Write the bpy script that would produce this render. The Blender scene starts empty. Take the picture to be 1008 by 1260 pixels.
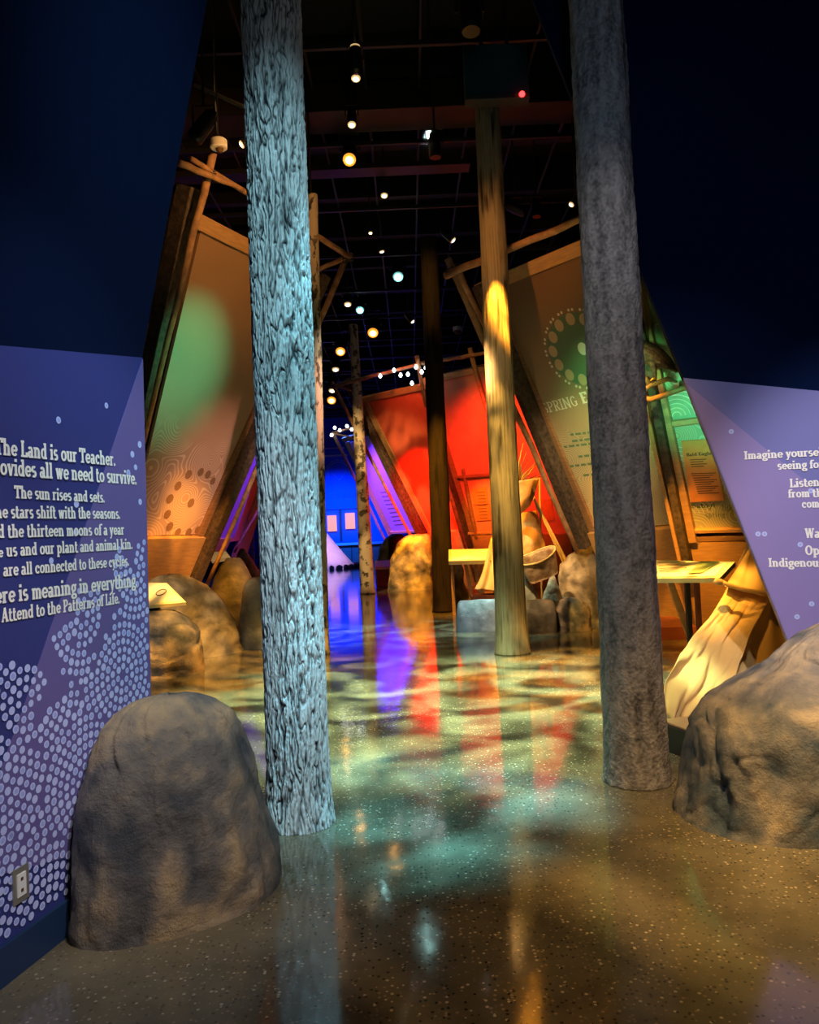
import bpy, bmesh, math, random
from mathutils import Vector, Matrix, noise
random.seed(7)
C = bpy.context.scene.collection
sc = bpy.context.scene
sin, cos, pi = math.sin, math.cos, math.pi
R = math.radians

# ------------------------------------------------------------------ camera
FPX, CX, CY = 940.0, 504.0, 630.0
CAM = Vector((0, 0, 1.5))
pit, rol = R(1.65), R(2.5)
Fw = Vector((0, cos(pit), sin(pit)))
U0 = Vector((0, -sin(pit), cos(pit))); R0 = Vector((1, 0, 0))
Rt = R0 * cos(rol) - U0 * sin(rol)
Up = U0 * cos(rol) + R0 * sin(rol)
cd = bpy.data.cameras.new('camera'); cam = bpy.data.objects.new('camera', cd); C.objects.link(cam)
cam.matrix_world = Matrix(((Rt.x, Up.x, -Fw.x, CAM.x), (Rt.y, Up.y, -Fw.y, CAM.y), (Rt.z, Up.z, -Fw.z, CAM.z), (0, 0, 0, 1)))
cd.sensor_fit = 'VERTICAL'; cd.sensor_height = 36.0; cd.lens = 36.0 * FPX / 1260.0
cd.clip_start = 0.05; cd.clip_end = 200
sc.camera = cam

# ------------------------------------------------------------------ world, exposure
w = bpy.data.worlds.new('world'); sc.world = w; w.use_nodes = True
w.node_tree.nodes['Background'].inputs[0].default_value = (0.30, 0.45, 0.8, 1)
w.node_tree.nodes['Background'].inputs[1].default_value = 0.006
sc.view_settings.view_transform = 'Standard'; sc.view_settings.look = 'None'
sc.view_settings.exposure = 0.0; sc.view_settings.gamma = 1.0
sc.view_settings.use_curve_mapping = False


def spot(name, loc, tgt, energy, col, ang, blend=0.5, gobo=None, size=0.05, floor=0.15, seed=0.0):
    l = bpy.data.lights.new(name, 'SPOT'); l.energy = energy; l.color = col
    l.spot_size = R(ang); l.spot_blend = blend; l.shadow_soft_size = size
    o = bpy.data.objects.new(name, l); C.objects.link(o); o.location = loc
    o.rotation_euler = (Vector(tgt) - Vector(loc)).to_track_quat('-Z', 'Y').to_euler()
    if gobo:
        l.use_nodes = True; nt = l.node_tree; N = nt.nodes; L = nt.links
        em = N['Emission']
        tc = N.new('ShaderNodeTexCoord'); sp = N.new('ShaderNodeSeparateXYZ')
        L.new(tc.outputs['Normal'], sp.inputs[0])
        dx = N.new('ShaderNodeMath'); dx.operation = 'DIVIDE'; L.new(sp.outputs[0], dx.inputs[0]); L.new(sp.outputs[2], dx.inputs[1])
        dy = N.new('ShaderNodeMath'); dy.operation = 'DIVIDE'; L.new(sp.outputs[1], dy.inputs[0]); L.new(sp.outputs[2], dy.inputs[1])
        cb = N.new('ShaderNodeCombineXYZ'); L.new(dx.outputs[0], cb.inputs[0]); L.new(dy.outputs[0], cb.inputs[1]); cb.inputs[2].default_value = seed
        nz = N.new('ShaderNodeTexNoise'); nz.inputs['Scale'].default_value = gobo; nz.inputs['Detail'].default_value = 1.5
        nz.inputs['Distortion'].default_value = 1.2
        L.new(cb.outputs[0], nz.inputs['Vector'])
        mr = N.new('ShaderNodeMapRange'); L.new(nz.outputs[0], mr.inputs[0])
        mr.inputs[1].default_value = 0.42; mr.inputs[2].default_value = 0.62
        mr.inputs[3].default_value = floor; mr.inputs[4].default_value = 1.6
        L.new(mr.outputs[0], em.inputs['Strength'])
    return o


CYAN = (0.45, 0.85, 1.0); AMB = (1.0, 0.40, 0.03); GOLD = (1.0, 0.50, 0.08); WARM = (1.0, 0.82, 0.6)
# entrance: the two printed walls, near logs and boulders
spot('spot_left_wall', (1.0, 0.6, 4.3), (-1.35, 3.2, 0.95), 380, (0.95, 0.93, 1.0), 40, 0.55)
spot('spot_left_wall_low', (0.3, 1.3, 3.2), (-1.6, 2.5, 0.95), 110, (0.95, 0.93, 1.0), 32, 0.8)
spot('spot_right_wall', (1.2, 0.8, 4.6), (3.1, 4.3, 1.1), 900, (0.98, 0.92, 1.0), 38, 0.6)
spot('spot_bark_log', (0.9, 0.2, 6.2), (-0.6, 3.95, 2.2), 1250, CYAN, 36, 0.9)
spot('spot_bark_log_low', (0.6, 0.0, 3.0), (-0.6, 3.95, 1.1), 100, (0.55, 0.88, 1.0), 17, 0.8)
spot('spot_log_tops', (0.4, 0.6, 3.2), (0.3, 4.4, 4.6), 30, (0.75, 0.88, 1.0), 60, 0.9)
spot('spot_grey_log', (0.2, 0.6, 6.2), (1.35, 4.4, 2.1), 460, (0.95, 0.92, 0.95), 30, 0.9)
spot('spot_left_rock', (0.4, 0.8, 5.0), (-0.95, 3.1, 0.5), 330, (1.0, 0.80, 0.56), 17, 0.9)
spot('spot_right_rock', (0.9, 0.6, 5.2), (2.1, 3.7, 0.6), 330, (1.0, 0.88, 0.68), 22, 0.9)
# floor washes
spot('spot_floor_cyan', (0.2, 3.0, 7.2), (-0.02, 4.3, 0), 9500, (0.20, 0.78, 1.0), 19, 1.0, gobo=6.0, floor=0.15)
spot('spot_floor_teal', (-0.4, 6.6, 7.6), (0.15, 7.0, 0), 16000, (0.60, 0.85, 0.50), 44, 0.9, gobo=10.0, floor=0.12, seed=3)
spot('spot_floor_teal_far', (0.6, 12.5, 8.2), (0.2, 12.6, 0), 14000, (0.50, 0.85, 0.70), 40, 0.7, gobo=11.0, floor=0.1, seed=9)
spot('spot_floor_gold', (1.5, 5.6, 7.4), (1.9, 7.6, 0), 10000, GOLD, 28, 0.6, gobo=12.0, floor=0.03, seed=5)
spot('spot_floor_warm', (1.6, 1.0, 6.8), (1.7, 2.9, 0), 3000, (1.0, 0.60, 0.20), 36, 1.0, gobo=3.0, floor=0.3, seed=2)
spot('spot_right_upper', (0.6, 1.0, 2.4), (2.6, 4.7, 4.0), 85, (0.35, 0.6, 1.0), 60, 1.0)
spot('spot_floor_gold_left', (-1.0, 6.2, 6.8), (-2.1, 8.8, 0.2), 4600, GOLD, 28, 0.6, gobo=12.0, floor=0.05, seed=8)
# left display
spot('spot_left_green', (0.4, 8.0, 4.4), (-2.85, 9.9, 3.9), 700, (0.12, 1.0, 0.50), 30, 1.0)
spot('spot_left_pink', (0.4, 8.2, 4.2), (-2.8, 11.4, 2.2), 620, (1.0, 0.52, 0.36), 34, 1.0)
spot('spot_left_top', (0.0, 6.4, 5.0), (-2.1, 9.6, 5.7), 420, (1.0, 0.45, 0.12), 50, 0.9)
spot('spot_left_amber', (-0.9, 8.4, 5.0), (-3.3, 11.4, 0.9), 3000, AMB, 24, 0.8, gobo=6, floor=0.35)
spot('spot_left_boulders', (-0.6, 7.2, 5.6), (-2.8, 9.8, 0.3), 1100, (1.0, 0.68, 0.34), 30, 0.9, gobo=8, floor=0.3, seed=14)
# right display
spot('spot_right_green', (1.7, 7.4, 3.4), (2.9, 10.1, 3.2), 380, (0.25, 1.0, 0.32), 40, 1.0)
spot('spot_right_tan', (1.6, 7.2, 3.6), (2.6, 11.2, 2.2), 700, (1.0, 0.66, 0.30), 34, 0.9)
spot('spot_right_top', (0.2, 7.0, 4.6), (1.9, 10.2, 5.2), 170, (1.0, 0.42, 0.10), 40, 1.0)
spot('spot_right_teal', (2.6, 7.2, 2.6), (3.9, 9.7, 2.9), 300, (0.15, 1.0, 0.55), 34, 0.9)
spot('spot_eagle', (1.9, 7.3, 3.6), (2.85, 9.0, 3.35), 110, (1.0, 0.56, 0.25), 16, 0.6)
spot('spot_right_amber', (2.0, 7.2, 5.0), (3.5, 10.1, 0.45), 3000, AMB, 24, 0.8, gobo=4, floor=0.5, seed=4)
spot('spot_plaque', (2.3, 7.6, 2.2), (3.75, 9.75, 2.15), 45, (1.0, 0.62, 0.3), 18, 0.9)
spot('spot_right_amber_far', (0.9, 8.6, 5.0), (2.5, 11.4, 0.9), 2600, AMB, 24, 0.8, gobo=6, floor=0.4, seed=15)
spot('spot_cloth', (0.2, 4.7, 4.8), (2.3, 5.7, 0.7), 430, (1.0, 0.48, 0.07), 26, 0.8)
# middle log and exhibits
spot('spot_middle_log', (-0.6, 5.4, 6.0), (1.2, 9.1, 2.7), 2400, (1.0, 0.60, 0.12), 24, 0.9, gobo=12, floor=0.12, seed=6)
spot('spot_middle_log_fill', (-0.2, 4.6, 5.6), (1.25, 9.0, 3.0), 350, (1.0, 0.70, 0.40), 40, 0.9)
spot('spot_exhibit', (0.4, 11.4, 5.4), (2.2, 13.0, 1.3), 1700, (1.0, 0.42, 0.03), 40, 0.8)
spot('spot_exhibit_front', (0.2, 8.2, 5.0), (1.9, 11.2, 0.9), 3200, (1.0, 0.60, 0.24), 20, 0.8, gobo=7, floor=0.4)
spot('spot_bench', (0.0, 7.6, 5.2), (0.9, 11.5, 0.2), 1300, (0.6, 0.85, 1.0), 14, 0.8)
spot('spot_exhibit_deck', (0.0, 12.2, 6.4), (1.3, 14.6, 0.6), 4200, (1.0, 0.42, 0.03), 34, 0.7)
spot('spot_golden_rock', (-0.8, 17, 5), (0.15, 20.3, 0.7), 6500, (1.0, 0.38, 0.01), 18, 0.6, gobo=9, floor=0.3)
spot('spot_birch', (-2.2, 14, 6.6), (-1.0, 19.6, 2.6), 2600, (1.0, 0.62, 0.22), 40, 0.7, gobo=9, floor=0.2, seed=12)
spot('spot_dark_log', (-0.2, 10, 7.2), (0.5, 14.4, 6.1), 500, (1.0, 0.50, 0.10), 22, 1.0)
# red, purple and blue zones
spot('spot_red', (-1.2, 16.5, 4.2), (0.55, 20.9, 2.2), 7500, (1.0, 0.012, 0.0), 34, 1.0)
spot('spot_red_top', (-1.2, 16.5, 6.0), (1.0, 20.2, 5.0), 330, (1.0, 0.16, 0.03), 50, 1.0)
spot('spot_red_near', (1.0, 13.5, 4.6), (2.4, 18.8, 3.0), 3000, (1.0, 0.06, 0.015), 46, 0.9)
spot('spot_red_plaques', (1.3, 15.4, 3.4), (1.9, 18.8, 2.1), 900, AMB, 22, 0.8)
spot('spot_purple', (-3.0, 25, 6.4), (-0.4, 29.4, 2.6), 13000, (0.28, 0.08, 1.0), 36, 0.8)
spot('spot_blue_wall', (-3.8, 35, 5.2), (-3.8, 42.0, 2.0), 11000, (0.0, 0.07, 1.0), 52, 1.0)
spot('spot_blue_floor', (-3.0, 31, 7.6), (-3.0, 30, 0), 5000, (0.03, 0.12, 1.0), 90, 0.8)
spot('spot_tipi', (-2.5, 31, 6.5), (-4.4, 37, 0.8), 4500, (0.75, 0.45, 1.0), 26, 0.8)
spot('spot_left_purple', (-1.0, 13, 6.4), (-3.6, 16.5, 2.4), 3500, (0.3, 0.08, 1.0), 26, 0.8)
spot('spot_left_far_rocks', (0.2, 8.6, 5.4), (-2.8, 12.8, 0.8), 420, WARM, 24, 0.8)
spot('spot_small_sign', (-1.4, 12.2, 3.0), (-3.4, 14.1, 1.25), 160, (1.0, 0.6, 0.1), 20, 0.8)

# ------------------------------------------------------------------ pixel / world helpers (1008 x 1260 frame)
def ray(px, py): return (Fw + Rt * ((px - CX) / FPX) + Up * ((CY - py) / FPX))
def W(px, py, d):
    r = ray(px, py); return CAM + r * (d / r.y)
def FL(px, py, z=0.0):
    r = ray(px, py); return CAM + r * ((z - CAM.z) / r.z)
def mpp(d): return d / FPX


class Pl:
    """a display plane: point, azimuth of its run, inward lean, side (+1 left of the hall, -1 right)"""
    def __init__(s, p, az, lean=0, side=1):
        a, t = R(az), R(lean)
        s.p = Vector(p); s.u = Vector((sin(a), cos(a), 0))
        nh = Vector((cos(a), -sin(a), 0)) * side
        s.v = Vector((0, 0, 1)) * cos(t) + nh * sin(t)
        s.n = nh * cos(t) - Vector((0, 0, 1)) * sin(t)
    def at(s, px, py, off=0.0):
        r = ray(px, py); p0 = s.p + s.n * off
        return CAM + r * ((p0 - CAM).dot(s.n) / r.dot(s.n))
    def sz(s, px, py):
        q = s.at(px, py) - s.p; return q.dot(s.u), q.dot(s.v)
    def pt(s, a, b, off=0.0): return s.p + s.u * a + s.v * b + s.n * off


# ------------------------------------------------------------------ materials
def nodes(m): return m.node_tree.nodes, m.node_tree.links
def mat(name, col, rough=0.6, metal=0, emit=None, estr=0, var=0.0, vscale=4.0, bump=0.0, bscale=30.0, stretch=None, col2=None, spec=0.5, coat=0):
    m = bpy.data.materials.new(name); m.use_nodes = True; N, L = nodes(m); b = N['Principled BSDF']
    b.inputs['Base Color'].default_value = (*col, 1); b.inputs['Roughness'].default_value = rough
    b.inputs['Metallic'].default_value = metal; b.inputs['Specular IOR Level'].default_value = spec
    b.inputs['Coat Weight'].default_value = coat
    if emit: b.inputs['Emission Color'].default_value = (*emit, 1); b.inputs['Emission Strength'].default_value = estr
    if var or bump or col2:
        tc = N.new('ShaderNodeTexCoord'); mp = N.new('ShaderNodeMapping'); L.new(tc.outputs['Object'], mp.inputs[0])
        if stretch: mp.inputs['Scale'].default_value = stretch
        nz = N.new('ShaderNodeTexNoise'); nz.inputs['Scale'].default_value = vscale; nz.inputs['Detail'].default_value = 6
        L.new(mp.outputs[0], nz.inputs['Vector'])
        rp = N.new('ShaderNodeValToRGB')
        c2 = col2 or tuple(c * (1 - var) for c in col)
        c1 = col if col2 else tuple(min(1, c * (1 + var)) for c in col)
        rp.color_ramp.elements[0].color = (*c2, 1); rp.color_ramp.elements[1].color = (*c1, 1)
        rp.color_ramp.elements[0].position = 0.35; rp.color_ramp.elements[1].position = 0.65
        L.new(nz.outputs[0], rp.inputs[0]); L.new(rp.outputs[0], b.inputs['Base Color'])
        if bump:
            n2 = N.new('ShaderNodeTexNoise'); n2.inputs['Scale'].default_value = bscale; n2.inputs['Detail'].default_value = 5
            L.new(mp.outputs[0], n2.inputs['Vector'])
            bp = N.new('ShaderNodeBump'); bp.inputs['Strength'].default_value = bump; bp.inputs['Distance'].default_value = 0.02
            L.new(n2.outputs[0], bp.inputs['Height']); L.new(bp.outputs[0], b.inputs['Normal'])
    return m


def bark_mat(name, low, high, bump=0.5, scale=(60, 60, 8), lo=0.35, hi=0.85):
    """colour follows the 'relief' attribute (darker where relief is low), plus fine stretched grain"""
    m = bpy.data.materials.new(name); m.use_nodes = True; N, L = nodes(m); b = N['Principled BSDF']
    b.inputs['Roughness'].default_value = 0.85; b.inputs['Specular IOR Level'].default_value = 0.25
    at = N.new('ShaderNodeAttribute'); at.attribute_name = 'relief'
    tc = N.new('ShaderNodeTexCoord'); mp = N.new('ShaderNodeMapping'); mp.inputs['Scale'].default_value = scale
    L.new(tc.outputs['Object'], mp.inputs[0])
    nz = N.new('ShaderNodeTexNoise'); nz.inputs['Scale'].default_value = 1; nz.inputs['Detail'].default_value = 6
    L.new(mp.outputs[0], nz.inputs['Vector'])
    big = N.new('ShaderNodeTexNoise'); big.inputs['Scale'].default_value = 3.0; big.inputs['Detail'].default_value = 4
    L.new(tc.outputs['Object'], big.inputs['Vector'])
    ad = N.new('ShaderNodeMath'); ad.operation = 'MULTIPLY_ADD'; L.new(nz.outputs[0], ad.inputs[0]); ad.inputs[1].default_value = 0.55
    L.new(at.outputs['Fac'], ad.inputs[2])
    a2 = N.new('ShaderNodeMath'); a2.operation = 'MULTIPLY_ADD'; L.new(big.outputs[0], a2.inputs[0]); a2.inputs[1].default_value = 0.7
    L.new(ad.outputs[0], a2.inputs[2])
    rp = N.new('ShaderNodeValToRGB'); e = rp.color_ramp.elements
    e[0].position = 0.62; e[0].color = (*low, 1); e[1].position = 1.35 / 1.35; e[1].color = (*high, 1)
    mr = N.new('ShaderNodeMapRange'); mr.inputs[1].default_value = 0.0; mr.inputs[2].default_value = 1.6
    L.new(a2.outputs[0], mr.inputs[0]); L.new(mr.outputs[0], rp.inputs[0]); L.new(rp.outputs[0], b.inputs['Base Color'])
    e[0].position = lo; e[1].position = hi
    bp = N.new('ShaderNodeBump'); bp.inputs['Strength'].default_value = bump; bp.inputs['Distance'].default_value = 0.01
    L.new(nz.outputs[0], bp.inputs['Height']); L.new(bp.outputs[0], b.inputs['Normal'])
    return m


def rock_mat(name, c0, c1, c2, tint=None):
    m = bpy.data.materials.new(name); m.use_nodes = True; N, L = nodes(m); b = N['Principled BSDF']
    b.inputs['Roughness'].default_value = 0.62; b.inputs['Specular IOR Level'].default_value = 0.35
    tc = N.new('ShaderNodeTexCoord')
    n1 = N.new('ShaderNodeTexNoise'); n1.inputs['Scale'].default_value = 2.6; n1.inputs['Detail'].default_value = 8; n1.inputs['Distortion'].default_value = 0.5
    n2 = N.new('ShaderNodeTexNoise'); n2.inputs['Scale'].default_value = 55; n2.inputs['Detail'].default_value = 8; n2.inputs['Roughness'].default_value = 0.7
    n3 = N.new('ShaderNodeTexNoise'); n3.inputs['Scale'].default_value = 7; n3.inputs['Detail'].default_value = 9; n3.inputs['Distortion'].default_value = 0.3
    for n in (n1, n2, n3): L.new(tc.outputs['Object'], n.inputs['Vector'])
    rp = N.new('ShaderNodeValToRGB'); e = rp.color_ramp.elements
    e[0].position = 0.34; e[0].color = (*c0, 1); e[1].position = 0.68; e[1].color = (*c2, 1)
    x = e.new(0.5); x.color = (*c1, 1)
    mx = N.new('ShaderNodeMath'); mx.operation = 'MULTIPLY_ADD'; L.new(n3.outputs[0], mx.inputs[0]); mx.inputs[1].default_value = 0.45
    sb = N.new('ShaderNodeMath'); sb.operation = 'SUBTRACT'; L.new(n1.outputs[0], sb.inputs[0]); sb.inputs[1].default_value = 0.22
    L.new(sb.outputs[0], mx.inputs[2]); L.new(mx.outputs[0], rp.inputs[0]); L.new(rp.outputs[0], b.inputs['Base Color'])
    mu = N.new('ShaderNodeMath'); mu.operation = 'MULTIPLY_ADD'; L.new(n2.outputs[0], mu.inputs[0]); mu.inputs[1].default_value = 0.45; L.new(n3.outputs[0], mu.inputs[2])
    bp = N.new('ShaderNodeBump'); bp.inputs['Strength'].default_value = 0.8; bp.inputs['Distance'].default_value = 0.03
    L.new(mu.outputs[0], bp.inputs['Height']); L.new(bp.outputs[0], b.inputs['Normal'])
    return m


def floor_mat():
    m = bpy.data.materials.new('polished_concrete'); m.use_nodes = True; N, L = nodes(m); b = N['Principled BSDF']
    tc = N.new('ShaderNodeTexCoord')
    vo = N.new('ShaderNodeTexVoronoi'); vo.inputs['Scale'].default_value = 56; vo.inputs['Randomness'].default_value = 1
    L.new(tc.outputs['Object'], vo.inputs['Vector'])
    big = N.new('ShaderNodeTexNoise'); big.inputs['Scale'].default_value = 1.3; big.inputs['Detail'].default_value = 7; big.inputs['Roughness'].default_value = 0.65
    L.new(tc.outputs['Object'], big.inputs['Vector'])
    base = N.new('ShaderNodeValToRGB'); e = base.color_ramp.elements
    e[0].position = 0.32; e[0].color = (0.055, 0.045, 0.027, 1); e[1].position = 0.7; e[1].color = (0.17, 0.145, 0.092, 1)
    L.new(big.outputs[0], base.inputs[0])
    # aggregate: each voronoi cell a stone, coloured at random
    sep = N.new('ShaderNodeSeparateColor'); L.new(vo.outputs['Color'], sep.inputs[0])
    st = N.new('ShaderNodeValToRGB'); st.color_ramp.interpolation = 'CONSTANT'; e = st.color_ramp.elements
    e[0].position = 0; e[0].color = (0.02, 0.02, 0.02, 1); e[1].position = 0.25; e[1].color = (0.16, 0.12, 0.08, 1)
    for p, c in ((0.5, (0.28, 0.2, 0.12, 1)), (0.72, (0.12, 0.10, 0.08, 1)), (0.86, (0.5, 0.42, 0.3, 1))):
        x = e.new(p); x.color = c
    L.new(sep.outputs[0], st.inputs[0])
    inside = N.new('ShaderNodeMath'); inside.operation = 'LESS_THAN'; L.new(vo.outputs['Distance'], inside.inputs[0]); inside.inputs[1].default_value = 0.33
    pick = N.new('ShaderNodeMath'); pick.operation = 'GREATER_THAN'; L.new(sep.outputs[1], pick.inputs[0]); pick.inputs[1].default_value = 0.12
    # exposed aggregate grows towards worn patches
    pn = N.new('ShaderNodeTexNoise'); pn.inputs['Scale'].default_value = 0.6; L.new(tc.outputs['Object'], pn.inputs['Vector'])
    pr = N.new('ShaderNodeMapRange'); L.new(pn.outputs[0], pr.inputs[0]); pr.inputs[1].default_value = 0.35; pr.inputs[2].default_value = 0.6; pr.inputs[3].default_value = 0.25; pr.inputs[4].default_value = 1
    m1 = N.new('ShaderNodeMath'); m1.operation = 'MULTIPLY'; L.new(inside.outputs[0], m1.inputs[0]); L.new(pick.outputs[0], m1.inputs[1])
    m2 = N.new('ShaderNodeMath'); m2.operation = 'MULTIPLY'; L.new(m1.outputs[0], m2.inputs[0]); L.new(pr.outputs[0], m2.inputs[1])
    mix = N.new('ShaderNodeMix'); mix.data_type = 'RGBA'
    L.new(m2.outputs[0], mix.inputs[0]); L.new(base.outputs[0], mix.inputs[6]); L.new(st.outputs[0], mix.inputs[7])
    L.new(mix.outputs[2], b.inputs['Base Color'])
    b.inputs['Roughness'].default_value = 0.16; b.inputs['Specular IOR Level'].default_value = 0.75
    rr = N.new('ShaderNodeMapRange'); L.new(big.outputs[0], rr.inputs[0]); rr.inputs[3].default_value = 0.05; rr.inputs[4].default_value = 0.14
    L.new(rr.outputs[0], b.inputs['Roughness'])
    bp = N.new('ShaderNodeBump'); bp.inputs['Strength'].default_value = 0.06; bp.inputs['Distance'].default_value = 0.02
    bn = N.new('ShaderNodeTexNoise'); bn.inputs['Scale'].default_value = 5; bn.inputs['Detail'].default_value = 2; L.new(tc.outputs['Object'], bn.inputs['Vector'])
    L.new(bn.outputs[0], bp.inputs['Height']); L.new(bp.outputs[0], b.inputs['Normal'])
    return m


def print_mat(name, top, bottom, line, z0, z1, mask_lo, mask_hi, scale=1.6, freq=26):
    """printed panel: a vertical colour fade and fine contour lines, the lines flat print"""
    m = bpy.data.materials.new(name); m.use_nodes = True; N, L = nodes(m); b = N['Principled BSDF']
    b.inputs['Roughness'].default_value = 0.7; b.inputs['Specular IOR Level'].default_value = 0.2
    tc = N.new('ShaderNodeTexCoord'); gp = N.new('ShaderNodeNewGeometry'); sp = N.new('ShaderNodeSeparateXYZ'); L.new(gp.outputs['Position'], sp.inputs[0])
    mr = N.new('ShaderNodeMapRange'); L.new(sp.outputs[2], mr.inputs[0]); mr.inputs[1].default_value = z0; mr.inputs[2].default_value = z1
    g = N.new('ShaderNodeMix'); g.data_type = 'RGBA'; L.new(mr.outputs[0], g.inputs[0]); g.inputs[6].default_value = (*bottom, 1); g.inputs[7].default_value = (*top, 1)
    nz = N.new('ShaderNodeTexVoronoi'); nz.feature = 'SMOOTH_F1'; nz.inputs['Scale'].default_value = scale; nz.inputs['Smoothness'].default_value = 0.4
    L.new(gp.outputs['Position'], nz.inputs['Vector'])
    mu = N.new('ShaderNodeMath'); mu.operation = 'MULTIPLY'; L.new(nz.outputs['Distance'], mu.inputs[0]); mu.inputs[1].default_value = freq
    fr = N.new('ShaderNodeMath'); fr.operation = 'FRACT'; L.new(mu.outputs[0], fr.inputs[0])
    lt = N.new('ShaderNodeMath'); lt.operation = 'LESS_THAN'; L.new(fr.outputs[0], lt.inputs[0]); lt.inputs[1].default_value = 0.3
    pn = N.new('ShaderNodeTexNoise'); pn.inputs['Scale'].default_value = 1.1; L.new(gp.outputs['Position'], pn.inputs['Vector'])
    mz = N.new('ShaderNodeMapRange'); L.new(sp.outputs[2], mz.inputs[0]); mz.inputs[1].default_value = mask_hi; mz.inputs[2].default_value = mask_lo; mz.inputs[3].default_value = -0.25; mz.inputs[4].default_value = 0.75
    ms = N.new('ShaderNodeMath'); ms.operation = 'ADD'; L.new(pn.outputs[0], ms.inputs[0]); L.new(mz.outputs[0], ms.inputs[1])
    ml = N.new('ShaderNodeMapRange'); L.new(ms.outputs[0], ml.inputs[0]); ml.inputs[1].default_value = 0.55; ml.inputs[2].default_value = 0.75; ml.inputs[4].default_value = 0.6
    mm = N.new('ShaderNodeMath'); mm.operation = 'MULTIPLY'; L.new(lt.outputs[0], mm.inputs[0]); L.new(ml.outputs[0], mm.inputs[1])
    h = N.new('ShaderNodeMix'); h.data_type = 'RGBA'; L.new(mm.outputs[0], h.inputs[0]); L.new(g.outputs[2], h.inputs[6]); h.inputs[7].default_value = (*line, 1)
    L.new(h.outputs[2], b.inputs['Base Color'])
    return m


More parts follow.
